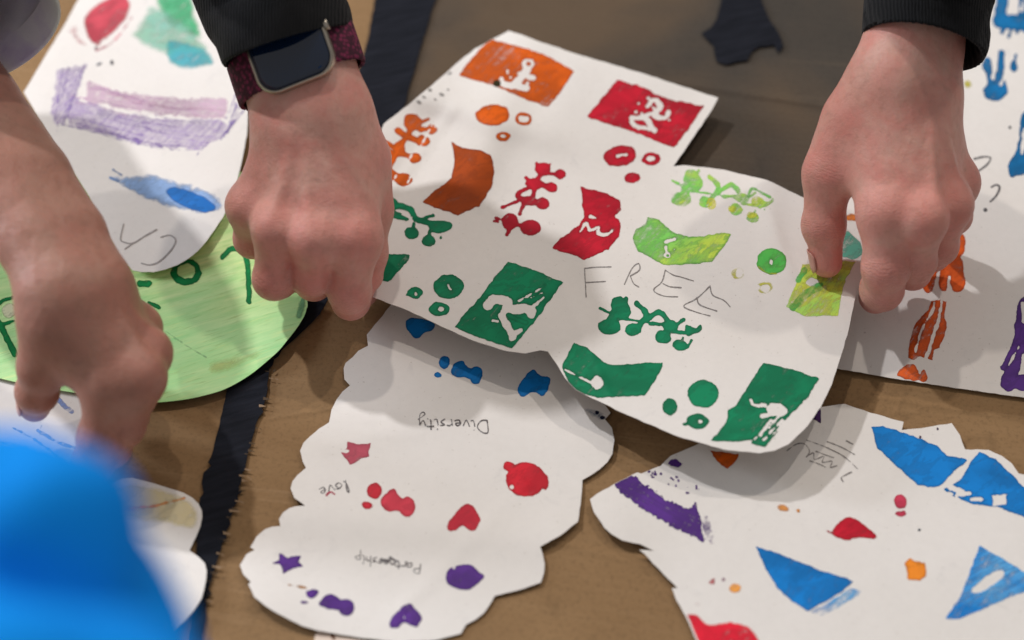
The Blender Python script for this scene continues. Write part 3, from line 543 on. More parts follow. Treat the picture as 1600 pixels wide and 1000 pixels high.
P(F_, alb(206,206,170), 'R16', [('d',45,400,46,42)], thin=0.2, name='paint_dab', paper=alb(160,196,120), soft=0.2); P(F_, DG, 'R16', [('l',[-25,395,20,348,85,335],9),('l',[-30,420,20,510,75,620],15),('l',[0,475,70,452],8)], label='dark green letter by the wrist', thin=0.06)
P(F_, alb(150,196,150), 'R16', [('l',[830,505,930,575,1030,635],12)], thin=0.5, soft=0.3, name='paint_dab', paper=alb(160,196,120)); P(F_, alb(206,216,142), 'R16', [('b',[1030,640,1200,600,1330,580,1300,640,1150,720,1040,730])], thin=0.3, soft=0.5, op=0.6, name='paint_dab', paper=alb(160,196,120))
P(F_, alb(132,190,140), 'R16', [('b',[1470,420,1500,330,1535,300,1535,430,1490,450])], thin=0.2, soft=0.3, name='paint_dab', paper=alb(160,196,120))

# ---- egg-shaped sheet with the rainbow
outE = [(122,0),(100,40),(68,92),(37,144),(55,175),(78,212),(102,250),(135,300),(165,360),(190,405),(207,422),(222,425),(240,425),(258,421),(277,414),(294,404),(309,392),(323,376),(336,358),(348,340),(358,320),(366,300),(376,260),(386,210),(388,165),(395,120),(400,60),(392,-60),(380,-140),(200,-160),(152,-60)]
zE = lambda x, y: 6.2+wav(x, y, 1.6, 130, 71)+2.5*gauss(x, y, 330, 390, 70)+2*gauss(x, y, 60, 140, 80)
E = make_sheet('painted_sheet', outE, zE, WP, 'tapering white sheet with red balloon, purple band and blue streak under the watch hand', 'painting', step=13, jitter=0.4)
P(E, alb(188,72,84), 'R14', [('b',[510,110,620,0,760,-50,825,20,800,120,720,210,650,270,600,300,540,240])], thin=0.2, soft=0.32, label='red painted balloon'); P(E, alb(226,178,180), 'R14', [('b',[400,190,490,130,520,220,590,300,520,310,430,250])], thin=0.4, soft=0.5, name='paint_dab')
P(E, alb(214,160,165), 'R14', [('l',[820,110,760,200,680,280,600,315],10)], thin=0.3, soft=0.1, name='paint_dab')
P(E, alb(64,164,110), 'R14', [('b',[960,-60,1190,-60,1250,120,1280,260,1150,230,1020,150])], thin=0.2, soft=0.42, op=0.85, col2=alb(100,180,140), label='green wash'); P(E, alb(140,186,160), 'R14', [('b',[940,20,1080,60,1240,180,1320,320,1150,370,980,350,800,240,860,100])], thin=0.3, soft=0.5, op=0.75, col2=alb(120,184,170), label='pale green wash'); P(E, alb(78,164,176), 'R14', [('b',[1040,230,1200,260,1310,310,1345,410,1170,445,1040,390])], thin=0.2, soft=0.36, op=0.85, col2=alb(90,170,150), label='teal wash')
P(E, alb(206,172,196), 'R14', [('p',[530,490,700,545,900,590,1200,600,1440,610,1420,760,950,720,520,640])], thin=0.34, soft=0.22, streak=-9, op=0.62, label='pink crayon band', rough=3); P(E, alb(160,136,188), 'R14', [('p',[430,590,700,680,1000,740,1400,740,1440,830,1250,950,1000,920,700,850,410,790])], thin=0.36, soft=0.16, streak=-9, op=0.5, label='purple crayon band', rough=3)
P(E, alb(156,132,186), 'R14', [('p',[350,430,430,410,550,390,520,500,420,760,340,800,310,700])], thin=0.40, soft=0.2, op=0.5, streak=62, name='crayon_band', rough=3)
topc = [(470,500),(640,520),(850,590),(1100,620),(1430,640)]; botc = [(380,780),(600,830),(820,890),(1030,935),(1260,940)]
for k in range(30):
    f = rng.random()**0.8; j0 = rng.uniform(0, 0.5); j1 = j0+rng.uniform(0.35, 0.6); L = []
    for t in np.linspace(j0, min(1, j1), 5):
        x = np.interp(t*4, range(5), [a[0]*(1-f)+b[0]*f for a, b in zip(topc, botc)]); y = np.interp(t*4, range(5), [a[1]*(1-f)+b[1]*f for a, b in zip(topc, botc)])
        L += [x+rng.uniform(-6, 6), y+rng.uniform(-7, 7)]
    P(E, [alb(206,160,184), alb(190,150,186), alb(150,122,182), alb(132,104,172)][min(3, int(f*3.2+rng.uniform(0, .9)))], 'R14', [('l', L, rng.uniform(5, 13))], thin=0.40, soft=0.12, op=0.55, name='crayon_stroke', rough=1.0, rscale=4)
for L, r in (([530,405,470,580,395,780], 11), ([500,430,440,600,385,790], 8), ([390,430,345,750], 9), ([430,420,380,640,355,820], 9), ([465,430,400,700], 7), ([380,775,600,830,800,885,1000,930,1220,940], 8), ([500,680,800,760,1000,830,1270,850], 7), ([900,700,1100,750,1300,775], 7), ([1475,590,1400,760,1225,975], 9), ([1530,680,1440,790,1380,870], 12), ([1480,650,1420,830], 14), ([1510,640,1450,780,1390,850], 9)):
    P(E, alb(118,92,164), 'R14', [('l', L, r)], thin=0.36, soft=0.10, op=0.62, name='crayon_stroke', rough=1.0, rscale=4)
P(E, alb(136,164,204), 'R15', [('b',[690,100,800,85,950,60,1050,105,1200,140,1380,220,1375,320,1200,345,1000,295,800,205])], thin=0.25, soft=0.4, label='pale blue brush streak', rough=2.5); P(E, alb(126,154,198), 'R15', [('l',[710,62,760,95],6),('l',[690,112,740,130],10)], thin=0.3, name='crayon_stroke')
P(E, alb(34,104,176), 'R15', [('b',[1030,195,1100,160,1200,190,1300,235,1360,285,1320,332,1200,325,1080,260])], thin=0.08, soft=0.22, label='deep blue brush streak')
for L in ([1005,482,1060,470,1097,500,1070,560,1000,630,940,655,885,645],[772,400,752,490,772,512,830,520,905,475,978,435],[832,520,780,556]): print_on(E, 'pencil_stroke', mat_pencil(alb(140,132,128)), 'R15', [('l', L, 4.2)], rough=0.3, step=0.9)
P(E, alb(70,72,84), 'R14', [('d',699,390,11,14)], thin=0, name='paint_fleck'); P(E, alb(150,150,156), 'R14', [('l',[580,415,630,395],4)], thin=0.2, name='paint_fleck'); P(E, alb(90,80,80), 'R14', [('d',600,300,12,7)], thin=0.2, name='paint_fleck')
P(E, alb(206,190,110), 'R15', [('d',820,265,14,10)], thin=0.4, soft=0.3, name='paint_fleck')

# ---- paper with a yellow wash, and smaller pieces
outH = [(160,772),(168,762),(180,752),(193,747),(207,746),(240,755),(262,762),(287,770),(301,778),(310,787),(315,797),(316,807),(313,822),(307,837),(296,860),(310,870),(320,880),(323,892),(322,905),(319,920),(315,935),(304,953),(292,968),(250,1010),(150,1040),(40,1000),(0,880),(70,800)]
H = make_sheet('painted_sheet', outH, lambda x, y: 2.8+wav(x, y, 1.5, 90, 81)+2*gauss(x, y, 310, 930, 50), WP, 'small rounded white sheet with yellow wash beside the blue top', 'painting', step=13, jitter=0.3)
P(H, (0.86, 0.72, 0.30), 'R18', [('b',[660,90,720,30,830,0,960,30,1150,90,1235,160,1255,240,1210,320,1050,290,850,270,700,240])], thin=0.02, soft=0.36, op=0.42, col2=(0.88, 0.80, 0.48), label='yellow wash'); P(H, alb(226,150,90), 'R18', [('l',[640,190,800,175,950,165,1050,140,1150,115],14)], thin=0.25, soft=0.15, label='orange brush line'); P(H, alb(216,150,140), 'R18', [('l',[640,205,800,190,880,185],14)], thin=0.3, soft=0.3, name='paint_dab')
G = make_sheet('paper_sheet', [(-110,588),(0,592),(60,602),(128,618),(152,650),(135,730),(60,780),(-60,790),(-140,700)], lambda x, y: 1.2+wav(x, y, 0.7, 80, 85), WP, 'small pale sheet pinched by the bare arm at the left border', 'paper', step=14, jitter=0.3)
for L, r in (([85,617,98,632,112,643], 5), ([60,672,90,690,120,700], 4), ([20,668,60,690,100,720], 3), ([0,690,40,700,90,730], 4), ([70,655,62,672], 2)): P(G, alb(120,140,190), 'PX', [('l', L, r)], thin=0.5, soft=0.15, name='pencil_streak', rough=1.5)
I_ = make_sheet('paper_scrap', [(486,1040),(490,1004),(493,990),(502,984),(513,981),(521,985),(526,992),(545,997),(580,1004),(590,1040)], lambda x, y: 0.9+0*x, mat_paper('peach_paper', (0.74, 0.60, 0.50), (0.70, 0.52, 0.42)), 'peach coloured paper scrap poking out under the scalloped sheet', 'paper', step=9, jitter=0.4)
P(I_, alb(120,70,40), 'PX', [('l',[508,984,516,988,522,998],2.2)], thin=0.2, name='pencil_streak')

# ================================================================== people: hands and forearms
def rcone(X, a, b, ra, rb):
    """distance to a tapered capsule"""
    ba = b-a; L2 = float(ba@ba)+1e-12; t = np.clip(((X-a)@ba)/L2, 0, 1)
    return np.linalg.norm(X-a-t[:, None]*ba, axis=1)-(ra+(rb-ra)*t)
def surface_nets(fn, lo, hi, h):
    n = np.ceil((hi-lo)/h).astype(int)+1
    ax = [lo[i]+h*np.arange(n[i]) for i in range(3)]
    q = 4; n = ((n+q-1)//q)*q; ax = [lo[i]+h*np.arange(n[i]) for i in range(3)]
    cx = [a[0]+h*(np.arange(len(a)//q)*q+(q-1)/2) for a in ax]                     # coarse pass, then refine near the skin
    Dc = fn(np.stack(np.meshgrid(*cx, indexing='ij'), -1).reshape(-1, 3)).reshape([len(c) for c in cx])
    D = Dc.repeat(q, 0).repeat(q, 1).repeat(q, 2); m = np.abs(D) < h*q*1.15
    I = np.argwhere(m); D[m] = fn(lo+h*I)
    S = D < 0
    c = np.zeros(n-1, int)
    offs = [(i, j, k) for i in (0, 1) for j in (0, 1) for k in (0, 1)]
    sl = lambda o: tuple(slice(o[a], n[a]-1+o[a]) for a in range(3))
    for o in offs: c += S[sl(o)]
    act = (c > 0) & (c < 8); I = np.argwhere(act); vid = np.full(n-1, -1); vid[act] = np.arange(len(I))
    acc = np.zeros((len(I), 3)); cnt = np.zeros(len(I))
    for o in offs:
        for a in range(3):
            if o[a]: continue
            p = list(o); p[a] = 1
            d0 = D[tuple((I+o).T)]; d1 = D[tuple((I+p).T)]; m = (d0 < 0) != (d1 < 0)
            t = np.where(m, d0/np.where(m, d0-d1, 1), 0)
            q = I+np.array(o, float); q[:, a] += t
            acc[m] += q[m]; cnt[m] += 1
    V = lo+h*(acc/cnt[:, None]); F = []
    for a in range(3):
        b, c_ = (a+1) % 3, (a+2) % 3
        s0 = [slice(0, n[i]) for i in range(3)]; s1 = list(s0); s0[a] = slice(0, n[a]-1); s1[a] = slice(1, n[a])
        m = S[tuple(s0)] != S[tuple(s1)]; E = np.argwhere(m)
        ok = (E[:, b] > 0) & (E[:, c_] > 0) & (E[:, b] < n[b]-1) & (E[:, c_] < n[c_]-1); E = E[ok]
        ins = S[tuple(E.T)]
        def cell(db, dc):
            e = E.copy(); e[:, b] -= db; e[:, c_] -= dc; return vid[tuple(e.T)]
        q = np.stack([cell(1, 1), cell(0, 1), cell(0, 0), cell(1, 0)], 1)
        q[~ins] = q[~ins][:, ::-1]; F.append(q)
    return V, np.concatenate(F)
def quick_mesh(name, V, F, org):
    me = bpy.data.meshes.new(name); V = V-np.asarray(org)
    me.vertices.add(len(V)); me.vertices.foreach_set('co', V.astype(np.float32).ravel())
    me.loops.add(F.size); me.loops.foreach_set('vertex_index', F.astype(np.int32).ravel())
    me.polygons.add(len(F)); me.polygons.foreach_set('loop_start', np.arange(0, F.size, 4, dtype=np.int32))
    me.polygons.foreach_set('use_smooth', [True]*len(F)); me.update(calc_edges=True); me.validate(); return me
def relax(V, F, it, lam=0.5):
    e = np.concatenate([F[:, [0, 1]], F[:, [1, 2]], F[:, [2, 3]], F[:, [3, 0]]])
    deg = np.bincount(e.ravel(), minlength=len(V)).astype(float)[:, None]
    for k in range(it):
        s = np.zeros_like(V)
        for a, b in ((0, 1), (1, 0)):
            for c in range(3): s[:, c] += np.bincount(e[:, a], weights=V[e[:, b], c], minlength=len(V))
        V = V+(lam if k % 2 == 0 else -lam*0.96)*(s/deg-V)
    return V
MM = 0.001
def build_hand(name, spec, mat, parent, org, h=1.35):
    J = {k: [(pt(*q[:3]), q[3]*MM) for q in v] for k, v in spec['chains'].items()}
    arm = [(pt(*q[:3]), q[3]*MM, q[4]*MM) for q in spec['arm']]          # centre, radius, half spread
    lat = J['index'][0][0]-J['pinky'][0][0]
    def report():
        for k, v in J.items(): print(name, k, [round(float(np.linalg.norm(v[i+1][0]-v[i][0]))*1000) for i in range(len(v)-1)])
        print(name, 'wrist-middle', round(float(np.linalg.norm(arm[0][0]-J['middle'][0][0]))*1000), 'knuckles', round(float(np.linalg.norm(lat))*1000))
    report()
    prims = []      # (group, a, b, ra, rb)
    wc, wr, wsp = arm[0]
    def latd(axis): l = lat-axis*(lat@axis); return l/np.linalg.norm(l)
    order = ['index', 'middle', 'ring', 'pinky']; ax0 = J['middle'][0][0]-wc; ax0 /= np.linalg.norm(ax0); l0 = latd(ax0)
    dors = np.cross(l0, ax0)
    if dors[2] < 0: dors = -dors
    for i, f in enumerate(order):
        m, r = J[f][0]; base = wc+l0*wsp*(0.95-0.63*i)+ax0*0.010
        prims.append(('palm', base, m-dors*0.0025, wr*0.86, r*1.02))
    prims.append(('palm', wc+l0*wsp*0.5-dors*0.004, J['index'][0][0]*0.6+J['middle'][0][0]*0.4-dors*0.010, wr*0.8, 0.010))
    prims.append(('palm', wc-l0*wsp*0.5-dors*0.004, J['ring'][0][0]*0.5+J['pinky'][0][0]*0.5-dors*0.010, wr*0.8, 0.0095))
    for i in range(len(arm)-1):
        (a, ra, sa), (b, rb, sb) = arm[i], arm[i+1]; ax = b-a; ax /= np.linalg.norm(ax); l = latd(ax)
        for s in (-1, 0, 1): prims.append(('arm', a+l*sa*s, b+l*sb*s, ra*(1.04 if s == 0 else 1), rb*(1.04 if s == 0 else 1)))
    T = J['thumb']; prims.append(('thumbbase', wc+l0*wsp*0.8-dors*0.004, T[0][0], wr*0.7, T[0][1])); prims.append(('thumbbase', T[0][0], T[1][0], T[0][1], T[1][1]))
    if spec.get('web'): prims.append(('thumbbase', T[0][0]*0.45+T[1][0]*0.55-dors*0.003, J['index'][0][0]*0.75+wc*0.25-dors*0.004, T[0][1]*0.62, 0.009))
    tend = []
    for f in order:
        m, r = J[f][0]; a = wc+dors*(wr*0.80)+l0*wsp*0.25*(1.5-order.index(f))+ax0*0.012; b = m+dors*(r*0.84); tend.append((a, b))
    kn = [(J[f][0][0]+dors*J[f][0][1]*0.26, J[f][0][1]*0.72) for f in order]
    allp = [p for k in J.values() for p, r in k]+[p for p, r, s in arm]
    lo = np.min(allp, 0)-0.045; hi = np.max(allp, 0)+0.045
    def fn(X):
        out = np.empty(len(X))
        for s in range(0, len(X), 400000): out[s:s+400000] = fn1(X[s:s+400000])
        return out
    def fn1(X):
        D = None
        for g, a, b, ra, rb in prims:
            if g != 'palm': continue
            d = rcone(X, a, b, ra, rb); D = d if D is None else smin(D, d, 0.010)
        TB = None
        for g, a, b, ra, rb in prims:
            if g != 'thumbbase': continue
            d = rcone(X, a, b, ra, rb); TB = d if TB is None else smin(TB, d, 0.012)
        AR = None
        for g, a, b, ra, rb in prims:
            if g != 'arm': continue
            d = rcone(X, a, b, ra, rb); AR = d if AR is None else smin(AR, d, 0.0035)
        D = smin(D, AR, 0.012)
        D = smin(D, TB, 0.016)
        for p, r in kn: D = smin(D, np.linalg.norm(X-p, axis=1)-r, 0.011)
        for a, b in tend[:3]: D = smin(D, rcone(X, a, b, 0.0007, 0.0018), 0.0052)
        FF = None
        for f in order+['thumb']:
            c = J[f]; d = None
            st = 1 if f == 'thumb' else 0
            for i in range(st, len(c)-1):
                e = rcone(X, c[i][0], c[i+1][0], c[i][1]*(1.0 if i == st else 0.97), c[i+1][1]); d = e if d is None else smin(d, e, 0.0045)
                mid = c[i][0]*0.5+c[i+1][0]*0.5
            for i in range(st+1, len(c)-1): d = smin(d, np.linalg.norm(X-c[i][0], axis=1)-c[i][1]*1.02, 0.004)
            if f == 'thumb': D = smin(D, d, 0.006)
            else: FF = d if FF is None else smin(FF, d, 0.0016)
        return smin(D, FF, 0.0065)
    V, F = surface_nets(fn, lo, hi, h*MM)
    V = relax(V, F, 6)
    me = quick_mesh(name, V, F, org)
    red = np.zeros(len(V))
    for f in order+['thumb']:
        for i, (p, r) in enumerate(J[f]):
            red = np.maximum(red, (0.75 if i == 0 else 0.9)*np.exp(-(np.linalg.norm(V-p-dors*r*0.5, axis=1)/(r*1.25))**2))
        red = np.maximum(red, 1.0*np.exp(-(np.linalg.norm(V-J[f][-1][0], axis=1)/(J[f][-1][1]*1.9))**2))
    ca = np.zeros(len(V)); cw = np.zeros(len(V)); vein = np.zeros(len(V))      # folds of skin over the joints
    for f in order+['thumb']:
        c = J[f]
        for i in range(0 if f != 'thumb' else 1, len(c)-1):
            ax_ = c[i+1][0]-(c[i-1][0] if i else c[i][0]-ax0*0.03); ax_ /= np.linalg.norm(ax_); r = c[i][1]; dv = V-c[i][0]; al = dv@ax_
            wgt = np.exp(-(al/(r*(0.75 if i else 0.9)))**2)*np.exp(-np.maximum(0, np.linalg.norm(dv, axis=1)-r*1.35)/0.002)*((0.55 if f == 'thumb' else 1.0) if i else 0.3)
            m = wgt > cw; cw[m] = wgt[m]; ca[m] = al[m]
    for nm, ar in (('fold_at', ca), ('fold_weight', cw)):
        at = me.attributes.new(nm, 'FLOAT', 'POINT'); at.data.foreach_set('value', ar.astype(np.float32))
    at = me.attributes.new('flush', 'FLOAT', 'POINT'); at.data.foreach_set('value', red.astype(np.float32))
    o = link(name, me, mat, parent)
    return o, dict(J=J, arm=arm, lat=lat, dors=dors, l0=l0, ax0=ax0)
def mat_skin(name, col, flush, deep):
    M = N(name); v = M.coord(); a = M.n('ShaderNodeAttribute'); a.attribute_name = 'flush'
    c = M.mix(M.ramp(M.noise(v, 55, 4, 0.6), 0.35, 0.7), col, tuple(x*y for x, y in zip(col, (0.90, 0.82, 0.80))))
    c = M.mix(M.math('MULTIPLY', M.ramp(M.noise(v, 34, 4, 0.6, 0.6), 0.42, 0.64), 0.60), c, flush)
    c = M.mix(M.math('MULTIPLY', a.outputs['Fac'], 0.95), c, flush)
    c = M.mix(M.math('MULTIPLY', M.ramp(M.noise(v, 240, 4, 0.6), 0.50, 0.72), 0.38), c, deep)
    vor = M.n('ShaderNodeTexVoronoi'); vor.feature = 'DISTANCE_TO_EDGE'; vor.inputs['Scale'].default_value = 720; M.l(v, vor.inputs['Vector'])
    fw0 = M.n('ShaderNodeAttribute'); fw0.attribute_name = 'fold_weight'; fa0 = M.n('ShaderNodeAttribute'); fa0.attribute_name = 'fold_at'
    ph0 = M.math('ADD', M.math('MULTIPLY', fa0.outputs['Fac'], 2*math.pi/0.0034), M.math('MULTIPLY', M.noise(v, 150, 4), 15.0))
    ln0 = M.math('SUBTRACT', 1.0, M.math('POWER', M.math('ABSOLUTE', M.math('SINE', ph0)), 0.6), clamp=True)
    c = M.mix(M.math('MULTIPLY', M.math('MULTIPLY', ln0, fw0.outputs['Fac']), 0.40), c, tuple(x*0.6 for x in flush))
    M.base(c); M.set(Roughness=0.46); M.b.inputs['Specular IOR Level'].default_value = 0.35
    M.b.inputs['Subsurface Weight'].default_value = 0.22; M.b.inputs['Subsurface Radius'].default_value = (1.0, 0.35, 0.18); M.b.inputs['Subsurface Scale'].default_value = 0.004
    b = M.bump(M.ramp(vor.outputs['Distance'], 0.0, 0.12), 0.22, 0.0004); b = M.bump(M.noise(v, 130, 4, 0.6), 0.40, 0.0016, b); b = M.bump(M.noise(v, 900, 3), 0.25, 0.0003, b)
    fa_ = M.n('ShaderNodeAttribute'); fa_.attribute_name = 'fold_at'; fw = M.n('ShaderNodeAttribute'); fw.attribute_name = 'fold_weight'
    ph = M.math('ADD', M.math('MULTIPLY', fa_.outputs['Fac'], 2*math.pi/0.0034), M.math('MULTIPLY', M.noise(v, 150, 4), 15.0))
    wv = M.math('POWER', M.math('ABSOLUTE', M.math('SINE', ph)), 0.5)
    b = M.bump(M.math('MULTIPLY', wv, fw.outputs['Fac']), 0.36, 0.0009, b)
    vn = M.n('ShaderNodeTexVoronoi'); vn.feature = 'DISTANCE_TO_EDGE'; vn.inputs['Scale'].default_value = 42; M.l(M.coord((1.6, 0.6, 1)), vn.inputs['Vector'])
    M.bump(M.ramp(vn.outputs['Distance'], 0.02, 0.16, (1, 1, 1, 1), (0, 0, 0, 1)), 0.10, 0.0012, b)
    return M.m
SKIN = mat_skin('light_skin', alb(200, 156, 142), alb(198, 122, 112), alb(166, 120, 106))
SKIN2 = mat_skin('tan_skin', alb(156, 116, 100), alb(162, 108, 94), alb(128, 90, 76))

def thing(name, label, cat, loc, group=None):
    o = bpy.data.objects.new(name, None); COL.objects.link(o); o.location = Vector(loc); o.empty_display_size = 0.05
    return tag(o, label, cat, group)
org1 = pt(930, -160, 0)
person1 = thing('person', 'person in black sleeves at the far side, both hands gripping the winged painted sheet', 'person', org1)
spec1 = dict(web=True,
  arm=[(486,178,112,20.5,11.5), (464,106,127,20,11), (430,10,144,19,9.5), (390,-110,168,19,9)],
  chains=dict(index=[(556,372,77,12.4),(546,456,47,10.4),(548,470,28,9.2),(570,456,13,7.8)],
              middle=[(494,372,79,12.6),(488,430,54,10.4),(490,440,32,9.3),(506,428,18,8.0)],
              ring=[(434,356,78,12.0),(428,436,50,10.2),(436,438,32,8.8),(456,424,22,7.6)],
              pinky=[(390,322,75,11.0),(395,374,50,9.2),(408,380,36,8.0),(426,370,30,7.0)],
              thumb=[(562,250,88,14.0),(578,330,62,11.5),(574,395,42,10.0),(576,432,32,8.0)]))
hand1, H1 = build_hand('hand', spec1, SKIN, person1, org1)
spec2 = dict(web=True,
  arm=[(1416,128,116,20.5,11.5), (1428,70,126,19.5,10), (1446,-10,142,19,9), (1462,-120,165,19,9)],
  chains=dict(index=[(1384,330,84,13.0),(1384,418,58,11.6),(1378,452,38,10.6),(1368,464,22,9.2)],
              middle=[(1438,342,84,12.8),(1430,408,52,10.4),(1426,424,32,9.0),(1410,428,20,7.8)],
              ring=[(1480,320,76,12.0),(1466,384,46,9.8),(1458,396,28,8.6),(1444,400,18,7.5)],
              pinky=[(1494,286,70,11.0),(1490,338,42,9.0),(1482,350,28,7.8),(1470,358,20,6.8)],
              thumb=[(1336,190,100,15.5),(1294,272,78,12.8),(1287,352,54,10.8),(1292,410,37,8.4)]))
hand2, H2 = build_hand('hand', spec2, SKIN, person1, org1)
def nail(H, finger, up, mat, parent, org, Ln=0.0125, half=0.95):
    (a, ra), (b, rb) = H['J'][finger][-2], H['J'][finger][-1]; ax = b-a; L = np.linalg.norm(ax); ax /= L; up = np.array(up, float); up -= ax*(up@ax); up /= np.linalg.norm(up); sd = np.cross(ax, up)
    R = []
    for i in range(11):
        t = i/10; y = L+rb*0.55-Ln*(1-t); rr = ra+(rb-ra)*min(1, y/L); hw = half*(1-0.55*max(0, (abs(t-0.5)-0.25)/0.25)**2)
        if y > L: rr *= math.sqrt(max(0.1, 1-((y-L)/(rb*1.15))**2))
        R.append([a+ax*y+(up*math.cos(p)+sd*math.sin(p))*(rr+0.0006) for p in np.linspace(-hw, hw, 11)])
    V = np.array(R).reshape(-1, 3); Fq = [(i*11+j, i*11+j+1, (i+1)*11+j+1, (i+1)*11+j) for i in range(10) for j in range(10)]
    o = link('fingernail', mesh_from('fingernail', V, Fq, org), mat, parent); m = o.modifiers.new('thickness', 'SOLIDIFY'); m.thickness = 0.0007; m.offset = 0
Mn = N('fingernail'); Mn.base(alb(186, 134, 120)); Mn.set(Roughness=0.3)
nail(H2, 'thumb', (-0.92, 0.30, 0.30), Mn.m, hand2, org1, half=0.8)
hand1['label'] = 'hand wearing the watch, fingers curled over the edge'; hand2['label'] = 'hand pressing the sheet with its thumb'

# ---- sleeves
def loft(name, rings, mat, parent, org, cap=True):
    R = np.array(rings); m, n = R.shape[:2]; V = R.reshape(-1, 3); Fq = []
    for i in range(m-1):
        for j in range(n): Fq.append((i*n+j, i*n+(j+1) % n, (i+1)*n+(j+1) % n, (i+1)*n+j))
    if cap: Fq.append(tuple(range((m-1)*n, m*n)))
    me = mesh_from(name, V, Fq, org); return link(name, me, mat, parent)
def sleeve(name, path, lat, mat, parent, org, seed, fold=1.0, lip=2.2, n=96, ribs=0.0):
    """path: (point, lateral radius, dorsal radius) from hem to elbow, metres"""
    C = [np.r_[p, a, b] for p, a, b in path]; C = np.array(catmull(C, False, 14)); rings = []
    ln = np.r_[0, np.cumsum(np.linalg.norm(np.diff(C[:, :3], axis=0), axis=1))]
    th = np.linspace(0, 2*np.pi, n, endpoint=False)
    def ring(i, s, off, push=0.0):
        d = C[min(i+1, len(C)-1), :3]-C[max(i-1, 0), :3]; d /= np.linalg.norm(d)
        l = lat-d*(lat@d); l /= np.linalg.norm(l); u = np.cross(d, l); u = u if u[2] > 0 else -u
        sm = min(1.0, s/0.02)
        w = (vnoise(th*1.9+40, np.full(n, s*42.0), seed)+vnoise((th-2*np.pi)*1.9+40, np.full(n, s*42.0), seed))*0.5
        blend = th/(2*np.pi); w = vnoise(th*1.6+40, np.full(n, s*45.0), seed)*(1-blend)+vnoise((th-2*np.pi)*1.6+40, np.full(n, s*45.0), seed)*blend
        r = off+fold*0.005*(w-0.5)*2*sm+ribs*np.sin(th*46)*(1 if s < 0.03 else 0)
        return C[i, :3]+d*push+l*np.cos(th)[:, None]*(C[i, 3]+r)[:, None]+u*np.sin(th)[:, None]*(C[i, 4]+r)[:, None]
    z = np.zeros(n); L = lip*MM
    rings.append(ring(0, 0, z-L*1.2, 0.018)); rings.append(ring(0, 0, z-L, 0.001)); rings.append(ring(0, 0, z-L*0.6, -0.0008)); rings.append(ring(0, 0, z-L*0.2, -0.0008)); rings.append(ring(0, 0, z, 0.0006))
    for i in range(1, len(C)): rings.append(ring(i, ln[i], z))
    return loft(name, rings, mat, parent, org)
def mat_cloth(name, a, b, rough=0.9, scale=900, bumpy=0.5, sheen=0.15, rib=None):
    M = N(name); v = M.coord(); M.base(M.mix(M.noise(v, 120, 4, 0.6), a, b)); M.set(Roughness=rough); M.b.inputs['Specular IOR Level'].default_value = 0.15
    M.b.inputs['Sheen Weight'].default_value = sheen; M.b.inputs['Sheen Roughness'].default_value = 0.5
    h = M.noise(v, scale, 3, 0.7); b = M.bump(h, bumpy, 0.0008)
    wv = M.n('ShaderNodeTexWave'); wv.inputs['Scale'].default_value = 190; wv.inputs['Distortion'].default_value = 2.0; M.l(v, wv.inputs['Vector']); M.bump(wv.outputs['Fac'], 0.5, 0.0012, b); return M.m
BLACK = mat_cloth('black_knit', (0.006, 0.006, 0.007), (0.016, 0.016, 0.017), sheen=0.05)
fa = lambda a, b, t: a+(b-a)*t
sl1 = sleeve('sleeve', [(pt(450,71,136), .0352, .0378), (pt(441,43,142), .0362, .0380), (pt(424,-4,149), .0385, .035), (pt(392,-110,172), .044, .040), (pt(350,-260,230), .05, .048)], H1['lat'], BLACK, person1, org1, 3)
sl2 = sleeve('sleeve', [(pt(1443,72,129), .0345, .0300), (pt(1448,42,134), .0350, .0305), (pt(1457,-4,143), .0345, .031), (pt(1474,-110,172), .040, .038), (pt(1500,-260,230), .05, .048)], H2['lat'], BLACK, person1, org1, 8, ribs=0.0004)
sl1['label'] = 'black sleeve pushed back over the watch'; sl2['label'] = 'black sleeve with close knit cuff'

# ---- watch worn on the wrist
a0, r0, s0 = H1['arm'][0]; a1, r1, s1 = H1['arm'][1]; a2 = H1['arm'][2][0]
fdir = (a2-a0)/np.linalg.norm(a2-a0); wl = H1['lat']-fdir*(H1['lat']@fdir); wl /= np.linalg.norm(wl); wn = np.cross(wl, fdir); wn = wn if wn[2] > 0 else -wn
view = CAM-a1; view /= np.linalg.norm(view); tilt = 0.22
wn2 = wn*(1-tilt)+view*tilt; wn2 /= np.linalg.norm(wn2); fd2 = fdir-wn2*(fdir@wn2); fd2 /= np.linalg.norm(fd2); wl2 = np.cross(fd2, wn2); wl2 = wl2 if wl2@wl > 0 else -wl2
WC = pt(453, 80, 149.5)
watch = thing('smart_watch', 'square watch with dark screen and maroon woven band on the wrist', 'watch', WC)
def rr_ring(hx, hy, rad, z, n=10):
    out = []
    for cx, cy, a in ((hx-rad, hy-rad, 0), (-hx+rad, hy-rad, 90), (-hx+rad, -hy+rad, 180), (hx-rad, -hy+rad, 270)):
        for k in range(n+1):
            t = math.radians(a+90*k/n); out.append(WC+wl2*(cx+rad*math.cos(t))+fd2*(cy+rad*math.sin(t))+wn2*z)
    return out
hx, hy = 0.0218, 0.0186
Mm = N('polished_case'); Mm.base((0.46, 0.41, 0.34)); Mm.set(Metallic=1.0, Roughness=0.30)
case = loft('case', [rr_ring(hx-.004, hy-.004, .007, -.0075), rr_ring(hx-.001, hy-.001, .010, -.006), rr_ring(hx, hy, .011, -.003), rr_ring(hx, hy, .011, .0010), rr_ring(hx-.0006, hy-.0006, .0105, .0022), rr_ring(hx-.0011, hy-.0011, .0101, .0026), rr_ring(hx-.0016, hy-.0016, .0096, .0020), rr_ring(hx-.003, hy-.003, .0085, .0002)], Mm.m, watch, WC)
Mg = N('dark_glass'); Mg.base((0.004, 0.014, 0.040)); Mg.set(Roughness=0.06); Mg.b.inputs['Coat Weight'].default_value = 0.5
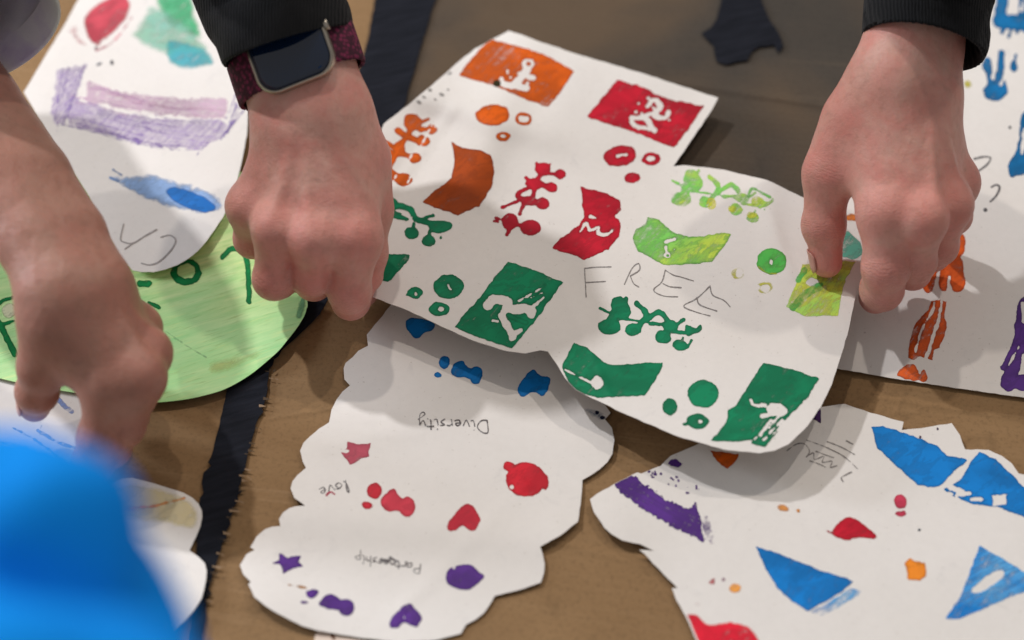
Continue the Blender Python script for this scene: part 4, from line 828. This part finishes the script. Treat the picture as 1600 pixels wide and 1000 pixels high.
loft('screen', [rr_ring(hx-.0016, hy-.0016, .0096, .0008), rr_ring(hx-.0017, hy-.0017, .0095, .0020), rr_ring(hx-.0045, hy-.0045, .0075, .0029), rr_ring(hx-.009, hy-.009, .005, .0034), rr_ring(hx-.015, hy-.015, .002, .0035)], Mg.m, watch, WC)
Mb = N('maroon_woven_band'); v = Mb.coord(); vo = Mb.n('ShaderNodeTexVoronoi'); vo.inputs['Scale'].default_value = 420; Mb.l(v, vo.inputs['Vector'])
Mb.base(Mb.mix(Mb.ramp(vo.outputs['Distance'], 0.1, 0.6), alb(128, 34, 74), alb(56, 10, 32))); Mb.set(Roughness=0.8); Mb.bump(vo.outputs['Distance'], -0.8, 0.0015)
th = np.linspace(0, 2*np.pi, 120, endpoint=False); bc = a0*0.0+a1*1.0+fdir*0.002; ra, rb_ = s1+r1+0.0042, r1+0.0030
def bring(off, y):
    w = np.sign(np.cos(th))*np.abs(np.cos(th))**0.9; jag = 0.0005*np.sin(th*70)
    return bc+fdir*(y+jag)[:, None]+wl*(np.cos(th)*(ra+off))[:, None]+wn*(np.sin(th)*(rb_+off))[:, None]
zz = np.zeros(120)
band = loft('band', [bring(-.0012, zz-.0110), bring(.0006, zz-.0116), bring(.0012, zz-.0100), bring(.0012, zz), bring(.0012, zz+.0100), bring(.0006, zz+.0116), bring(-.0012, zz+.0110)], Mb.m, watch, WC, cap=False)
cr = []
for k in range(3): cr.append([WC+wl2*(hx+.0001+k*.0009)+fd2*(.006+.0030*math.cos(t))+wn2*(-.001+.0030*math.sin(t)) for t in np.linspace(0, 2*np.pi, 20, endpoint=False)])
loft('crown', cr, Mm.m, case, WC)

# ---- the bare arm at the left
org2 = pt(-260, -100, 0)
person2 = thing('person', 'person whose bare tan arm and lavender sleeve reach in from the left', 'person', org2)
spec3 = dict(web=True,
  arm=[(116,446,92,18.8,10.5), (80,372,100,18.8,10.8), (20,284,110,20.2,11.2), (-68,170,120,22.5,12), (-190,0,132,26,13)],
  chains=dict(index=[(174,600,64,12.4),(156,684,40,10.4),(146,722,24,9.8),(136,738,11,8.4)],
              middle=[(216,590,66,12.5),(192,664,40,10.4),(174,700,24,9.0),(160,712,12,7.8)],
              ring=[(228,552,62,11.6),(212,620,38,9.6),(204,650,22,8.4),(188,662,12,7.4)],
              pinky=[(216,512,56,10.4),(212,566,34,8.6),(212,588,20,7.6),(198,596,12,6.8)],
              thumb=[(84,512,82,13.5),(66,575,60,11.2),(58,612,42,10.0),(54,634,28,8.4)]))
hand3, H3 = build_hand('arm', spec3, SKIN2, person2, org2, h=1.6)
nail(H3, 'thumb', (-0.90, 0.1, 0.3), Mn.m, hand3, org2)
M = N('lavender_cloth'); v = M.coord(); M.base(M.mix(M.ramp(M.noise(v, 28, 3), 0.42, 0.6), (0.86, 0.84, 0.90), (0.68, 0.60, 0.82))); M.set(Roughness=0.9); M.bump(M.noise(v, 600, 3), 0.3, 0.001)
LAV = M.m
sleeve('sleeve', [(pt(-26,56,150), .043, .042), (pt(-54,6,156), .045, .044), (pt(-120,-80,164), .050, .048), (pt(-260,-230,175), .058, .056)], H3['lat'], LAV, person2, org2, 5, fold=1.6, lip=1.5)

# ---- the blurred shoulder in front
def ray(px, py, d):
    v = FWD+(px-800)/FPX*RGT+(500-py)/FPX*UPV; v /= np.linalg.norm(v); return CAM+v*d
M = N('blue_fleece'); v = M.coord(); M.base(M.mix(M.noise(v, 25, 3), alb(6, 116, 206), alb(10, 136, 220))); M.set(Roughness=0.85); M.b.inputs['Specular IOR Level'].default_value = 0.1; M.bump(M.noise(v, 500, 3), 0.3, 0.001)
org3 = ray(-120, 1150, 0.55)
person3 = thing('person', 'person in bright blue top, blurred close in the lower left corner', 'person', org3)
bl = [(ray(-330,860,.53), ray(10,880,.52), .042, .0320), (ray(10,880,.52), ray(120,985,.53), .032, .0260), (ray(-300,1260,.49), ray(170,1190,.48), .056, .0340)]
def fb(X):
    D = None
    for a, b, r1_, r2_ in bl:
        d = rcone(X, a, b, r1_, r2_); D = d if D is None else smin(D, d, 0.002)
    return D+0.0026*np.sin(X[:, 0]*85+X[:, 2]*60)+0.0014*np.sin(X[:, 0]*150-X[:, 1]*120+1)+0.0012*np.sin(X[:, 2]*210+X[:, 0]*40)
pp = np.array([p for b in bl for p in b[:2]]); V, F = surface_nets(fb, pp.min(0)-.07, pp.max(0)+.07, .0035); V = relax(V, F, 8)
link('sleeve', quick_mesh('sleeve', V, F, org3), M.m, person3)
